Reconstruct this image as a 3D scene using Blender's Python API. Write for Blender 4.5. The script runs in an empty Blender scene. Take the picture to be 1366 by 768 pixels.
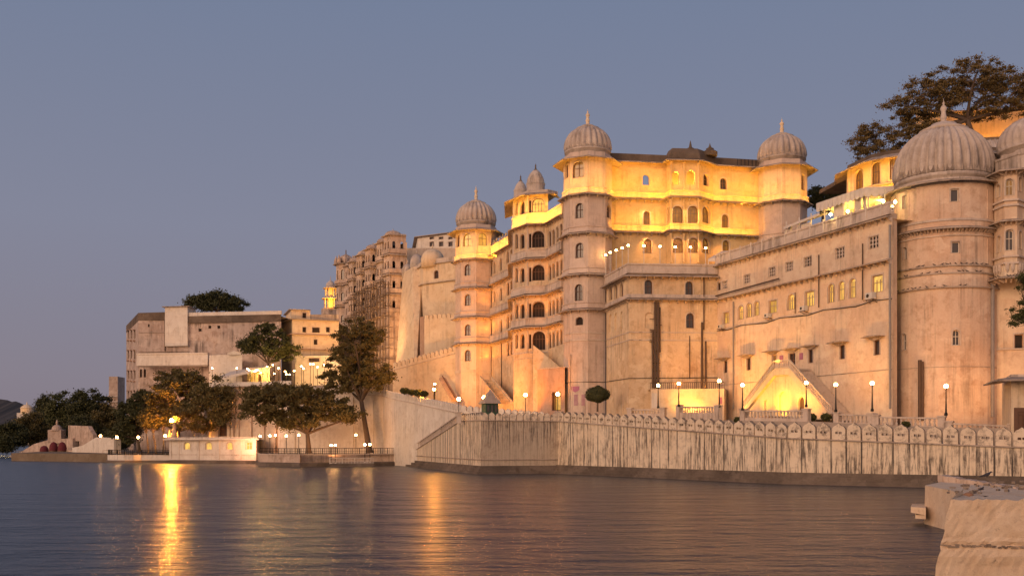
import bpy, bmesh, math, random
import numpy as np
from mathutils import Vector, Matrix
from mathutils.geometry import tessellate_polygon
R = math.radians
S = bpy.context.scene
C = S.collection
random.seed(7)
# ------------------------------------------------------------------ camera
F = 1366.0; HZ = 590.0; HC = 4.0
cam = bpy.data.cameras.new('camera'); camo = bpy.data.objects.new('camera', cam); C.objects.link(camo)
camo.location = (0, 0, HC); camo.rotation_euler = (R(90), 0, 0)
cam.sensor_width = 36; cam.lens = 36 * F / 1366; cam.shift_y = (HZ - 384) / 1366
cam.clip_start = .5; cam.clip_end = 9000
S.camera = camo
# ------------------------------------------------------------------ sky
w = bpy.data.worlds.new('World'); S.world = w; w.use_nodes = True
nt = w.node_tree; nt.nodes.clear()
def N(nt, t, **k):
    n = nt.nodes.new(t)
    for a, b in k.items(): setattr(n, a, b)
    return n
def ramp(nt, fac, stops, interp='LINEAR'):
    n = N(nt, 'ShaderNodeValToRGB'); n.color_ramp.interpolation = interp
    e = n.color_ramp.elements
    while len(e) < len(stops): e.new(.5)
    for el, (p, c) in zip(e, stops):
        el.position = p; el.color = tuple(c) + (1,) if len(c) == 3 else c
    nt.links.new(fac, n.inputs[0]); return n.outputs[0]
tc = N(nt, 'ShaderNodeTexCoord'); sp = N(nt, 'ShaderNodeSeparateXYZ'); nt.links.new(tc.outputs['Generated'], sp.inputs[0])
east = ramp(nt, sp.outputs[2], [(0, (.225, .190, .228)), (.06, (.238, .213, .262)), (.2, (.225, .236, .318)), (.4, (.172, .212, .318)), (1, (.10, .13, .25))])
west = ramp(nt, sp.outputs[2], [(0, (1.75, 1.0, .60)), (.15, (1.4, .92, .66)), (.45, (.60, .50, .52)), (1, (.12, .15, .26))])
mr = N(nt, 'ShaderNodeMapRange', interpolation_type='SMOOTHSTEP'); mr.inputs[1].default_value = -.25; mr.inputs[2].default_value = .9
dt = N(nt, 'ShaderNodeVectorMath', operation='DOT_PRODUCT'); nt.links.new(tc.outputs['Generated'], dt.inputs[0]); dt.inputs[1].default_value = (-.60, -.80, 0)
nt.links.new(dt.outputs['Value'], mr.inputs[0])
mx = N(nt, 'ShaderNodeMix', data_type='RGBA'); nt.links.new(mr.outputs[0], mx.inputs[0]); nt.links.new(east, mx.inputs[6]); nt.links.new(west, mx.inputs[7])
sky = N(nt, 'ShaderNodeTexSky', sky_type='NISHITA'); sky.sun_disc = False; sky.sun_elevation = R(1.0); sky.sun_rotation = R(217); sky.altitude = 600
bg = N(nt, 'ShaderNodeBackground'); bg2 = N(nt, 'ShaderNodeBackground'); ad = N(nt, 'ShaderNodeAddShader'); wo = N(nt, 'ShaderNodeOutputWorld')
nt.links.new(mx.outputs[2], bg.inputs[0]); bg.inputs[1].default_value = 1.0
nt.links.new(sky.outputs[0], bg2.inputs[0]); bg2.inputs[1].default_value = .004
nt.links.new(bg.outputs[0], ad.inputs[0]); nt.links.new(bg2.outputs[0], ad.inputs[1]); nt.links.new(ad.outputs[0], wo.inputs[0])
# afterglow of the sun that has set behind the camera
sl = bpy.data.lights.new('afterglow_sun', 'SUN'); sl.energy = 1.35; sl.angle = R(28); sl.color = (1, .60, .36)
so = bpy.data.objects.new('afterglow_sun', sl); C.objects.link(so)
so.rotation_euler = (R(74), 0, R(-38)); so.location = (0, -20, 60)
S.view_settings.view_transform = 'Standard'; S.view_settings.look = 'None'; S.view_settings.gamma = 1; S.view_settings.exposure = 0
S.render.engine = 'CYCLES'
S.cycles.use_denoising = True; S.cycles.sample_clamp_indirect = 4; S.cycles.sample_clamp_direct = 0
S.cycles.max_bounces = 5; S.cycles.diffuse_bounces = 3; S.cycles.glossy_bounces = 3; S.cycles.caustics_reflective = False; S.cycles.caustics_refractive = False
S.cycles.use_light_tree = True
# ------------------------------------------------------------------ materials
def newmat(name):
    m = bpy.data.materials.new(name); m.use_nodes = True
    return m, m.node_tree, m.node_tree.nodes['Principled BSDF']
def L(nt, a, b): nt.links.new(a, b)
def noise(nt, scale, detail=6, rough=.6, vec=None, sc=(1, 1, 1), off=(0, 0, 0)):
    n = N(nt, 'ShaderNodeTexNoise'); n.inputs['Scale'].default_value = scale; n.inputs['Detail'].default_value = detail; n.inputs['Roughness'].default_value = rough
    if vec is None:
        g = N(nt, 'ShaderNodeNewGeometry'); vec = g.outputs['Position']
    mp = N(nt, 'ShaderNodeMapping'); mp.inputs['Scale'].default_value = sc; mp.inputs['Location'].default_value = off
    L(nt, vec, mp.inputs[0]); L(nt, mp.outputs[0], n.inputs[0]); return n.outputs[0]
def mix(nt, f, a, b, mode='MIX'):
    n = N(nt, 'ShaderNodeMix', data_type='RGBA', blend_type=mode)
    for s, v in ((0, f), (6, a), (7, b)):
        if isinstance(v, (int, float)): n.inputs[s].default_value = v
        elif isinstance(v, tuple): n.inputs[s].default_value = v + (1,) if len(v) == 3 else v
        else: L(nt, v, n.inputs[s])
    return n.outputs[2]
def math_(nt, op, a, b=None, clamp=False):
    n = N(nt, 'ShaderNodeMath', operation=op, use_clamp=clamp)
    for s, v in ((0, a), (1, b)):
        if v is None: continue
        if isinstance(v, (int, float)): n.inputs[s].default_value = v
        else: L(nt, v, n.inputs[s])
    return n.outputs[0]
_seed = [0]
def plaster(name, c1, c2, dirt=(.10, .08, .065), streak=.35, blotch=.5, bump=.3, rough=.85, lo=.49):
    m, nt, b = newmat(name); _seed[0] += 1; o = (_seed[0] * 13.7, _seed[0] * 5.1, _seed[0] * 3.3)
    big = noise(nt, .16, 8, .65, off=o)
    col = mix(nt, ramp(nt, big, [(.35, (0, 0, 0)), (.65, (1, 1, 1))]), c1, c2)
    med = noise(nt, .9, 8, .7, off=o)
    c3 = (c1[0] * .72, c1[1] * .66, c1[2] * .60)
    col = mix(nt, math_(nt, 'MULTIPLY', ramp(nt, med, [(.5, (0, 0, 0)), (.66, (1, 1, 1))]), blotch), col, c3)
    rep = noise(nt, .42, 5, .55, off=(o[1], o[2], o[0]), sc=(1, 1, 1.3))
    col = mix(nt, math_(nt, 'MULTIPLY', ramp(nt, rep, [(.57, (0, 0, 0)), (.60, (1, 1, 1))]), .45 * min(1, blotch * 1.5)), col, tuple(min(.8, x * 1.14 + .02) for x in c2))
    st = noise(nt, 1.0, 7, .7, sc=(1.5, 1.5, .08), off=o)
    pat = noise(nt, .22, 4, .6, off=(o[2], o[0], o[1]))
    sm = math_(nt, 'MULTIPLY', ramp(nt, st, [(lo, (0, 0, 0)), (lo + .16, (1, 1, 1))]), ramp(nt, pat, [(.42, (0, 0, 0)), (.62, (1, 1, 1))]))
    col = mix(nt, math_(nt, 'MULTIPLY', sm, streak), col, dirt)
    fine = noise(nt, 5, 6, .7, off=o)
    col = mix(nt, .22, col, fine, 'OVERLAY')
    L(nt, col, b.inputs['Base Color']); b.inputs['Roughness'].default_value = rough; b.inputs['Specular IOR Level'].default_value = .2
    bp = N(nt, 'ShaderNodeBump'); bp.inputs['Strength'].default_value = bump; bp.inputs['Distance'].default_value = .08
    L(nt, math_(nt, 'ADD', fine, med), bp.inputs['Height']); L(nt, bp.outputs[0], b.inputs['Normal'])
    return m
def plain(name, c, rough=.6, metal=0, var=.25):
    m, nt, b = newmat(name)
    n = noise(nt, 2.5, 5, .6)
    L(nt, mix(nt, n, tuple(x * (1 - var) for x in c), tuple(min(1, x * (1 + var)) for x in c)), b.inputs['Base Color'])
    b.inputs['Roughness'].default_value = rough; b.inputs['Metallic'].default_value = metal
    return m
def glow(name, c, s, base=None):
    m, nt, b = newmat(name)
    b.inputs['Base Color'].default_value = (base or c) + (1,); b.inputs['Emission Color'].default_value = c + (1,); b.inputs['Emission Strength'].default_value = s
    return m
M = {}
M['pink'] = plaster('pink_plaster', (.65, .48, .34), (.73, .60, .45), streak=.5)
M['tower'] = plaster('tower_plaster', (.58, .455, .375), (.62, .50, .41), streak=.45)
M['cream'] = plaster('cream_plaster', (.66, .51, .34), (.71, .58, .42), streak=.5)
M['amber'] = plaster('amber_washed_plaster', (.64, .46, .24), (.70, .52, .29), streak=.45)
M['ochre'] = plaster('ochre_washed_plaster', (.61, .44, .27), (.70, .56, .38), streak=.6, blotch=.7)
M['round'] = plaster('weathered_pink_plaster', (.60, .41, .285), (.70, .55, .42), streak=.55, blotch=.6)
M['white'] = plaster('white_plaster', (.66, .59, .50), (.70, .64, .56), streak=.4)
M['trim'] = plaster('trim_plaster', (.54, .44, .36), (.60, .51, .43), streak=.7, lo=.47)
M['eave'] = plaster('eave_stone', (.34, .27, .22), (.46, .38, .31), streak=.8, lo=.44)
M['dome'] = plaster('dome_plaster', (.44, .37, .32), (.56, .485, .42), streak=.75, lo=.46)
M['dark'] = plaster('dark_stone', (.10, .075, .055), (.20, .15, .11), streak=.6)
M['old2'] = plaster('mansion_plaster', (.42, .315, .26), (.57, .47, .40), streak=.85, blotch=.7, lo=.46)
M['old'] = plaster('old_plaster', (.44, .33, .26), (.58, .46, .37), streak=.75, blotch=.8, lo=.46)
M['brown'] = plaster('brown_plaster', (.42, .27, .19), (.50, .34, .25), streak=.5)
M['stone'] = plaster('wet_stone', (.10, .08, .065), (.21, .165, .13), streak=.6, bump=.6)
M['fore'] = plaster('foreground_plaster', (.68, .50, .33), (.76, .58, .40), streak=.35, blotch=.9, bump=.9, lo=.5)
M['rubble'] = plaster('rubble_stone', (.20, .16, .13), (.40, .31, .23), streak=.3, blotch=1, bump=1)
M['paving'] = plaster('paving', (.34, .28, .23), (.42, .35, .29), streak=0)
M['ground'] = plaster('earth', (.16, .12, .08), (.22, .17, .12), streak=0)
M['hill'] = plain('hill_scrub', (.06, .055, .05), .95)
M['wood'] = plain('brown_wood', (.12, .055, .03), .6)
M['iron'] = plain('dark_iron', (.02, .02, .02), .5, .6)
M['rust'] = plain('rusty_pipe', (.09, .055, .035), .7)
M['greypipe'] = plain('grey_pipe', (.25, .23, .22), .6)
M['gold'] = plain('gilt_brass', (.55, .36, .12), .4, .8)
M['cloth'] = plain('white_cloth', (.62, .56, .50), .9)
M['red'] = plain('red_cloth', (.13, .018, .025), .85)
M['pinkpaint'] = plain('magenta_paint', (.38, .15, .24), .7)
M['green'] = plain('green_paint', (.03, .08, .05), .6)
M['tile'] = plain('terracotta', (.30, .16, .09), .85)
M['bark'] = plain('bark', (.10, .07, .05), .9)
M['pale'] = plain('pale_metal', (.55, .53, .50), .5)
M['feather'] = plain('dark_feather', (.045, .04, .045), .7)
def glassm(name, c, e=None, s=0):
    m, nt, b = newmat(name); b.inputs['Base Color'].default_value = c + (1,); b.inputs['Roughness'].default_value = .12
    if e:
        n = noise(nt, 1.3, 4, .6, sc=(1, 1, .6)); L(nt, mix(nt, ramp(nt, n, [(.35, (0, 0, 0)), (.65, (1, 1, 1))]), tuple(x * .45 for x in e), e), b.inputs['Emission Color']); b.inputs['Emission Strength'].default_value = s
    return m
M['glass'] = glassm('dark_glass', (.055, .045, .045))
M['glassw'] = glassm('warm_glass', (.07, .035, .015), (.70, .30, .06), .45)
M['lit'] = glassm('lit_glass', (.3, .2, .08), (1, .62, .12), 1.0)
M['lit2'] = glassm('curtained_lit_glass', (.3, .2, .08), (.85, .50, .08), .75)
M['void'] = plain('painted_room_shade', (.03, .02, .015), .9)  # near-black sheet colour that paints the shade of rooms and open arches
M['globe'] = glow('opal_globe', (1, .50, .15), 100, (.9, .85, .75))
M['flood'] = glow('floodlight_lens', (1, .36, .045), 2000, (.9, .8, .6))
M['star'] = glow('mast_floodlight_lens', (1, .36, .04), 3600, (.9, .8, .6))
M['bulb'] = glow('small_bulb', (1, .66, .22), 60, (.9, .8, .6))
M['redbulb'] = glow('red_bulb', (1, .08, .04), 12, (.9, .3, .2))
def leafm(name, c1, c2):
    m, nt, b = newmat(name)
    g = N(nt, 'ShaderNodeNewGeometry'); n = noise(nt, .35, 3, .6)
    f = mix(nt, .5, g.outputs['Random Per Island'], n)
    L(nt, mix(nt, f, c1, c2), b.inputs['Base Color']); b.inputs['Roughness'].default_value = .7; b.inputs['Specular IOR Level'].default_value = .25
    return m
M['leaf'] = leafm('green_leaves', (.040, .052, .018), (.11, .11, .040))
M['leafo'] = leafm('olive_leaves', (.072, .062, .022), (.17, .135, .05))
M['leafr'] = leafm('rust_tinged_leaves', (.09, .068, .026), (.20, .14, .055))
M['leafd'] = leafm('dark_leaves', (.034, .042, .017), (.085, .086, .034))
# lake wall: vertical black streaks below every merlon gap (UV u counts the merlons, v is metres below the band)
def lakewall(name, lo):
    m, nt, b = newmat(name)
    uv = N(nt, 'ShaderNodeUVMap'); s = N(nt, 'ShaderNodeSeparateXYZ'); L(nt, uv.outputs[0], s.inputs[0])
    base = mix(nt, ramp(nt, noise(nt, .3, 8, .7), [(.35, (0, 0, 0)), (.65, (1, 1, 1))]), (.74, .60, .43), (.80, .69, .53))  # base lightened, painting in the lamplight that falls on the wall
    if name[:5] == 'black': base = mix(nt, .55, base, (.36, .29, .225))  # front face base darkened to paint in its shade beside the lit face
    base = mix(nt, math_(nt, 'MULTIPLY', ramp(nt, noise(nt, 1.2, 8, .75), [(.5, (0, 0, 0)), (.66, (1, 1, 1))]), .6), base, (.34, .235, .165))
    d = math_(nt, 'ABSOLUTE', math_(nt, 'SUBTRACT', math_(nt, 'FRACT', s.outputs[0]), .5))      # .5 at a gap
    wob = noise(nt, 1.2, 4, .6)
    d = math_(nt, 'ADD', d, math_(nt, 'MULTIPLY', math_(nt, 'SUBTRACT', wob, .5), .05))
    line = ramp(nt, d, [(.425, (0, 0, 0)), (.46, (1, 1, 1))])
    per = noise(nt, 1, 3, .6, vec=uv.outputs[0], sc=(.9, .12, 1))
    line = math_(nt, 'MULTIPLY', line, ramp(nt, per, [(.38, (0, 0, 0)), (.55, (1, 1, 1))]))
    st = noise(nt, 1, 8, .75, vec=uv.outputs[0], sc=(5, .28, 1))
    pt = noise(nt, 1, 4, .6, vec=uv.outputs[0], sc=(.28, .22, 1), off=(3, 1, 0))
    blot = math_(nt, 'MULTIPLY', ramp(nt, st, [(.47, (0, 0, 0)), (.58, (1, 1, 1))]), ramp(nt, pt, [(lo, (0, 0, 0)), (lo + .12, (1, 1, 1))]))
    if name[:5] == 'black':
        top_ = ramp(nt, math_(nt, 'MULTIPLY', s.outputs[1], .2), [(0, (1, 1, 1)), (.35, (.9, .9, .9)), (.8, (.25, .25, .25))]); line = math_(nt, 'MULTIPLY', line, top_); blot = math_(nt, 'MULTIPLY', blot, top_)
    dk = math_(nt, 'MAXIMUM', math_(nt, 'MULTIPLY', line, .95), math_(nt, 'MULTIPLY', blot, .85))
    col = mix(nt, dk, base, (.06, .05, .045))
    L(nt, col, b.inputs['Base Color']); b.inputs['Roughness'].default_value = .9; b.inputs['Specular IOR Level'].default_value = .15
    bp = N(nt, 'ShaderNodeBump'); bp.inputs['Strength'].default_value = .5; bp.inputs['Distance'].default_value = .08
    L(nt, noise(nt, 4, 8, .7), bp.inputs['Height']); L(nt, bp.outputs[0], b.inputs['Normal'])
    return m
M['lake'] = lakewall('streaked_lake_wall_plaster', .385); M['bastion'] = lakewall('blackened_bastion_plaster', .33)
def forem():
    m, nt, b = newmat('foreground_weathered_plaster')
    a = noise(nt, .9, 10, .72); c = noise(nt, 5, 10, .75, off=(3, 7, 1)); d = noise(nt, 22, 8, .7, off=(9, 2, 4)); e = noise(nt, 2.2, 9, .8, off=(1, 5, 8))
    col = mix(nt, ramp(nt, a, [(.36, (0, 0, 0)), (.64, (1, 1, 1))]), (.66, .48, .31), (.79, .62, .44))
    col = mix(nt, math_(nt, 'MULTIPLY', ramp(nt, c, [(.54, (0, 0, 0)), (.64, (1, 1, 1))]), .5), col, (.46, .32, .22))
    col = mix(nt, math_(nt, 'MULTIPLY', ramp(nt, e, [(.60, (0, 0, 0)), (.66, (1, 1, 1))]), .75), col, (.17, .13, .10))
    col = mix(nt, .35, col, d, 'OVERLAY')
    L(nt, col, b.inputs['Base Color']); b.inputs['Roughness'].default_value = .9; b.inputs['Specular IOR Level'].default_value = .15
    bp = N(nt, 'ShaderNodeBump'); bp.inputs['Strength'].default_value = .7; bp.inputs['Distance'].default_value = .02
    L(nt, math_(nt, 'ADD', math_(nt, 'MULTIPLY', d, .4), math_(nt, 'ADD', e, c)), bp.inputs['Height']); L(nt, bp.outputs[0], b.inputs['Normal']); return m
M['fore'] = forem()
def waterm():
    m, nt, b = newmat('lake_water')
    b.inputs['Base Color'].default_value = (.030, .040, .056, 1); b.inputs['Roughness'].default_value = .25; b.inputs['IOR'].default_value = 1.3
    a = noise(nt, 1.0, 4, .62, sc=(.8, 1.5, 1)); c = noise(nt, 1.0, 2, .5, sc=(.17, .36, 1))
    h = math_(nt, 'ADD', math_(nt, 'MULTIPLY', a, .45), c)
    bp = N(nt, 'ShaderNodeBump'); bp.inputs['Strength'].default_value = 1; bp.inputs['Distance'].default_value = .72
    L(nt, h, bp.inputs['Height']); L(nt, bp.outputs[0], b.inputs['Normal'])
    return m
M['water'] = waterm()
# ------------------------------------------------------------------ geometry helpers
def XY(px, Y): return Vector(((px - 683) / F * Y, Y))
def Zy(py, Y): return HC + (HZ - py) / F * Y
def P(px, py, Y): return Vector(((px - 683) / F * Y, Y, Zy(py, Y)))
class MB:
    def __init__(s): s.v = []; s.f = []; s.uv = None
    def poly(s, pts):
        n = len(s.v); s.v.extend([tuple(p) for p in pts]); s.f.append(tuple(range(n, n + len(pts)))); return s
    def box(s, c, size, rz=0):
        cx, cy, cz = c; sx, sy, sz = [q / 2 for q in size]; ca, sa = math.cos(rz), math.sin(rz)
        n = len(s.v)
        for dz in (-sz, sz):
            for dx, dy in ((-sx, -sy), (sx, -sy), (sx, sy), (-sx, sy)):
                s.v.append((cx + dx * ca - dy * sa, cy + dx * sa + dy * ca, cz + dz))
        for f in ((0, 3, 2, 1), (4, 5, 6, 7), (0, 1, 5, 4), (1, 2, 6, 5), (2, 3, 7, 6), (3, 0, 4, 7)): s.f.append(tuple(n + i for i in f))
        return s
    def bar(s, a, b, t, h=None):            # beam between two points, vertical sides
        a = Vector(a); b = Vector(b); d = b - a; h = h or t
        r = Vector((d.y, -d.x, 0)); r = r.normalized() if r.length > 1e-6 else Vector((1, 0, 0))
        u = r.cross(d).normalized()
        n = len(s.v)
        for p in (a, b):
            for x, y in ((-1, -1), (1, -1), (1, 1), (-1, 1)): s.v.append(tuple(p + r * x * t / 2 + u * y * h / 2))
        for f in ((0, 1, 2, 3), (7, 6, 5, 4), (0, 4, 5, 1), (1, 5, 6, 2), (2, 6, 7, 3), (3, 7, 4, 0)): s.f.append(tuple(n + i for i in f))
        return s
    def tube(s, pts, rad, n=8):
        pts = [Vector(p) for p in pts]; rad = rad if isinstance(rad, (list, tuple)) else [rad] * len(pts)
        o = len(s.v)
        for i, p in enumerate(pts):
            d = (pts[min(i + 1, len(pts) - 1)] - pts[max(i - 1, 0)]).normalized()
            x = d.orthogonal().normalized() if abs(d.z) < .99 else Vector((1, 0, 0)); 
            if abs(d.z) >= .99: x = Vector((1, 0, 0)); 
            y = d.cross(x).normalized(); x = y.cross(d)
            for k in range(n):
                a = 2 * math.pi * k / n; s.v.append(tuple(p + x * rad[i] * math.cos(a) + y * rad[i] * math.sin(a)))
        for i in range(len(pts) - 1):
            for k in range(n): s.f.append((o + i * n + k, o + i * n + (k + 1) % n, o + (i + 1) * n + (k + 1) % n, o + (i + 1) * n + k))
        s.f.append(tuple(o + k for k in reversed(range(n)))); s.f.append(tuple(o + (len(pts) - 1) * n + k for k in range(n)))
        return s
    def lathe(s, c, prof, n=24, lobes=0, amp=0., a0=0):   # prof: (r, z[, lobe weight])
        cx, cy, cz = c; o = len(s.v)
        for q in prof:
            r, z = q[0], q[1]; lw = q[2] if len(q) > 2 else 0
            for k in range(n):
                a = a0 + 2 * math.pi * k / n; rr = r
                if lobes and lw: rr = r * (1 + amp * lw * (abs(math.cos(a * lobes / 2)) - .6))
                s.v.append((cx + rr * math.cos(a), cy + rr * math.sin(a), cz + z))
        for i in range(len(prof) - 1):
            for k in range(n): s.f.append((o + i * n + k, o + i * n + (k + 1) % n, o + (i + 1) * n + (k + 1) % n, o + (i + 1) * n + k))
        if prof[0][0] > 1e-3: s.f.append(tuple(o + k for k in reversed(range(n))))
        if prof[-1][0] > 1e-3: s.f.append(tuple(o + (len(prof) - 1) * n + k for k in range(n)))
        return s
    def prism(s, pts, z0, z1):
        n = len(pts); o = len(s.v)
        f = (lambda z, i: z[i] if isinstance(z, (list, tuple)) else z)
        s.v += [(p[0], p[1], f(z0, i)) for i, p in enumerate(pts)] + [(p[0], p[1], f(z1, i)) for i, p in enumerate(pts)]
        for i in range(n): s.f.append((o + i, o + (i + 1) % n, o + n + (i + 1) % n, o + n + i))
        s.f.append(tuple(o + i for i in reversed(range(n)))); s.f.append(tuple(o + n + i for i in range(n)))
        return s
    def sweep(s, path, prof, closed=False):
        """path 2D left->right seen from outside, prof [(out, z)] closed loop"""
        path = [Vector(p[:2]) for p in path]; n = len(path); m = len(prof); o = len(s.v)
        nor = []
        for i in range(n if closed else n - 1):
            d = (path[(i + 1) % n] - path[i]).normalized(); nor.append(Vector((d.y, -d.x)))
        for i in range(n):
            if closed: a, b = nor[i - 1], nor[i]
            else: a = nor[max(i - 1, 0)]; b = nor[min(i, n - 2)]
            mt = (a + b).normalized(); k = 1 / max(.35, mt.dot(b))
            for (u, z) in prof:
                q = path[i] + mt * u * k; s.v.append((q.x, q.y, z))
        for i in range(n if closed else n - 1):
            j = (i + 1) % n
            for k in range(m): s.f.append((o + i * m + k, o + j * m + k, o + j * m + (k + 1) % m, o + i * m + (k + 1) % m))
        if not closed:
            s.f.append(tuple(o + k for k in reversed(range(m)))); s.f.append(tuple(o + (n - 1) * m + k for k in range(m)))
        return s
    def plate(s, mp, outer, holes, d0, d1=None, back=True, rim=True):
        """flat piece in a wall's (u, v) frame with holes; d is depth into the wall"""
        loops = [outer] + holes
        tri = tessellate_polygon([[Vector((u, v, 0)) for u, v in l] for l in loops])
        flat = [p for l in loops for p in l]
        for d in ([d0] if (d1 is None or not back) else [d0, d1]):
            o = len(s.v); s.v += [tuple(mp(u, v, d)) for u, v in flat]
            s.f += [tuple(o + i for i in t) for t in tri]
        if d1 is not None:
            for li, l in enumerate(loops):
                if li == 0 and not rim: continue
                for i in range(len(l)):
                    a, b = l[i], l[(i + 1) % len(l)]
                    s.poly([mp(*a, d0), mp(*b, d0), mp(*b, d1), mp(*a, d1)])
        return s
def root_loc(o):
    while o.parent: o = o.parent
    return o.location
def build(name, mb, mat, parent=None, smooth=False, fix=True):
    off = root_loc(parent) if parent else Vector((0, 0, 0))
    me = bpy.data.meshes.new(name)
    me.from_pydata([(a - off[0], b - off[1], c - off[2]) for a, b, c in mb.v], [], mb.f)
    if mb.uv:
        ul = me.uv_layers.new(name='UVMap')
        for i, l in enumerate(me.loops): ul.data[i].uv = mb.uv[l.vertex_index]
    if fix:
        bm = bmesh.new(); bm.from_mesh(me); bmesh.ops.recalc_face_normals(bm, faces=bm.faces); bm.to_mesh(me); bm.free()
    if smooth:
        for p in me.polygons: p.use_smooth = True
    me.materials.append(M[mat] if isinstance(mat, str) else mat)
    o = bpy.data.objects.new(name, me); C.objects.link(o)
    if parent: o.parent = parent
    return o
def tag(o, label, cat, group=None):
    o['label'] = label; o['category'] = cat
    if group: o['group'] = group
    return o
def thing(name, label, cat, loc, group=None):
    o = bpy.data.objects.new(name, None); C.objects.link(o); o.location = loc; o.empty_display_size = .3
    bpy.context.view_layer.update() if False else None
    return tag(o, label, cat, group)
def struct(name, mb, mat, kind='structure'):
    o = build(name, mb, mat); o['kind'] = kind; return o
def copytree(o, parent=None):
    c = o.copy(); C.objects.link(c)
    if parent: c.parent = parent
    for ch in list(o.children): copytree(ch, c)
    return c
ORD = 'first second third fourth fifth sixth seventh eighth ninth tenth eleventh twelfth thirteenth fourteenth fifteenth sixteenth seventeenth eighteenth nineteenth twentieth'.split()
class Wall:
    def __init__(s, A, B):
        s.A = Vector(A[:2]); s.B = Vector(B[:2]); d = s.B - s.A; s.len = d.length; s.d = d.normalized(); s.out = Vector((s.d.y, -s.d.x))
    def __call__(s, u, v, dep=0):
        q = s.A + s.d * u - s.out * dep; return Vector((q.x, q.y, v))
    def u(s, px):
        r = (px - 683) / F; return (r * s.A.y - s.A.x) / (s.d.x - r * s.d.y)
    def Y(s, px): return s.A.y + s.d.y * s.u(px)
    def z(s, px, py): return Zy(py, s.Y(px))
    def op(s, px, py, wp, hp, arch=True, **k):
        a, b = s.u(px - wp / 2), s.u(px + wp / 2); Y = s.Y(px)
        return dict(u=(a + b) / 2, w=abs(b - a), v0=Zy(py + hp / 2, Y), h=hp / F * Y, arch=arch, **k)
def outline(o, t=0, n=9):
    u, w, v0, h = o['u'], o['w'] / 2 - t, o['v0'] + t, o['h'] - 2 * t
    if not o['arch']: return [(u - w, v0), (u + w, v0), (u + w, v0 + h), (u - w, v0 + h)]
    rise = min(w * 1.05, h * .45); sp_ = v0 + h - rise
    pts = [(u - w, v0), (u + w, v0)]
    for i in range(n + 1):
        a = math.pi * i / n; pts.append((u + w * math.cos(a), sp_ + rise * math.sin(a) ** .85))
    return pts
def facade(mb, wl, z0, z1, ops=(), depth=.4, u0=0, u1=None):
    u1 = wl.len if u1 is None else u1
    mb.plate(wl, [(u0, z0), (u1, z0), (u1, z1), (u0, z1)], [outline(o) for o in ops], 0, depth, back=False, rim=False)
def window(parent, wl, o, depth=.4, pane='glass', frame='wood', mull=1, t=.09, mark=.13):
    """real frame set back in its opening, with glazing bars and a pane or painted dark sheet behind"""
    small = o['w'] < .6
    t = .05 if small else t
    mb = MB(); mb.plate(wl, outline(o), [outline(o, t)], depth - .14, depth - .02)
    if mull and not small:
        u, w, v0, h = o['u'], o['w'], o['v0'], o['h']
        n = max(1, int(mull))
        for i in range(1, n + 1):
            uu = u - w / 2 + w * i / (n + 1); top = v0 + h - (w * .1 if n == 1 else w * .28)
            mb.plate(wl, [(uu - .03, v0 + t), (uu + .03, v0 + t), (uu + .03, top), (uu - .03, top)], [], depth - .11, depth - .03)
        vv = v0 + h * .58
        mb.plate(wl, [(u - w / 2 + t, vv - .035), (u + w / 2 - t, vv - .035), (u + w / 2 - t, vv + .035), (u - w / 2 + t, vv + .035)], [], depth - .115, depth - .032)
    f = build('window', mb, frame, parent)
    if parent is not None and mark: sm = MB(); surround_(sm, wl, o, mark if o['w'] > .6 else mark * .6); build('surround', sm, 'trim', f)
    build('pane', MB().plate(wl, outline(o), [], depth - .01), pane, f, fix=False)
    return f
def surround(*a): pass      # mouldings are built with each window
def surround_(mb, wl, o, t=.14, proud=.05):      # raised moulding round an opening
    q = dict(o); q['w'] = o['w'] + 2 * t; q['h'] = o['h'] + t * 1.1; q['v0'] = o['v0'] - t * .1
    mb.plate(wl, outline(q), [outline(o, -.004)], -proud, .01)
def panel(mb, wl, u0, u1, z0, z1, t=.07, p=.04):  # raised rectangular frame on the wall
    mb.plate(wl, [(u0, z0), (u1, z0), (u1, z1), (u0, z1)], [[(u0 + t, z0 + t), (u1 - t, z0 + t), (u1 - t, z1 - t), (u0 + t, z1 - t)]], -p, .01)
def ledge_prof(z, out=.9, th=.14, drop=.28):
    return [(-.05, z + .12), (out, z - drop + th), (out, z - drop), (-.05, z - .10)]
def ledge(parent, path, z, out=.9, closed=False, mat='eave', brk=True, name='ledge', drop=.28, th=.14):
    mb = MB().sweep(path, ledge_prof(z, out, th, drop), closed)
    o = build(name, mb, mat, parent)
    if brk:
        mb = MB(); n = len(path)
        for i in range(n if closed else n - 1):
            wl = Wall(path[i], path[(i + 1) % n]); k = max(2, int(wl.len / 1.05))
            for j in range(k + 1):
                u = .12 + (wl.len - .24) * j / k
                mb.plate(wl, [(u - .09, z - .12), (u + .09, z - .12), (u + .09, z - .55), (u - .09, z - .55)], [], -.02, .02)
                a, b = wl(u - .08, z - .1, -.02), wl(u + .08, z - .1, -.02); c, d = wl(u - .08, z - .62, -.01), wl(u + .08, z - .62, -.01)
                e, g = wl(u - .08, z - .3, -out * .7), wl(u + .08, z - .3, -out * .7)
                mb.poly([a, b, g, e]); mb.poly([e, g, d, c]); mb.poly([a, e, c]); mb.poly([b, g, d])
        build('bracket_row', mb, 'trim', parent)
    return o
def band(parent, path, z0, z1, out=.08, closed=False, mat='trim', name='string_course'):
    return build(name, MB().sweep(path, [(-.05, z0), (out, z0), (out, z1), (-.05, z1)], closed), mat, parent)
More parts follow.
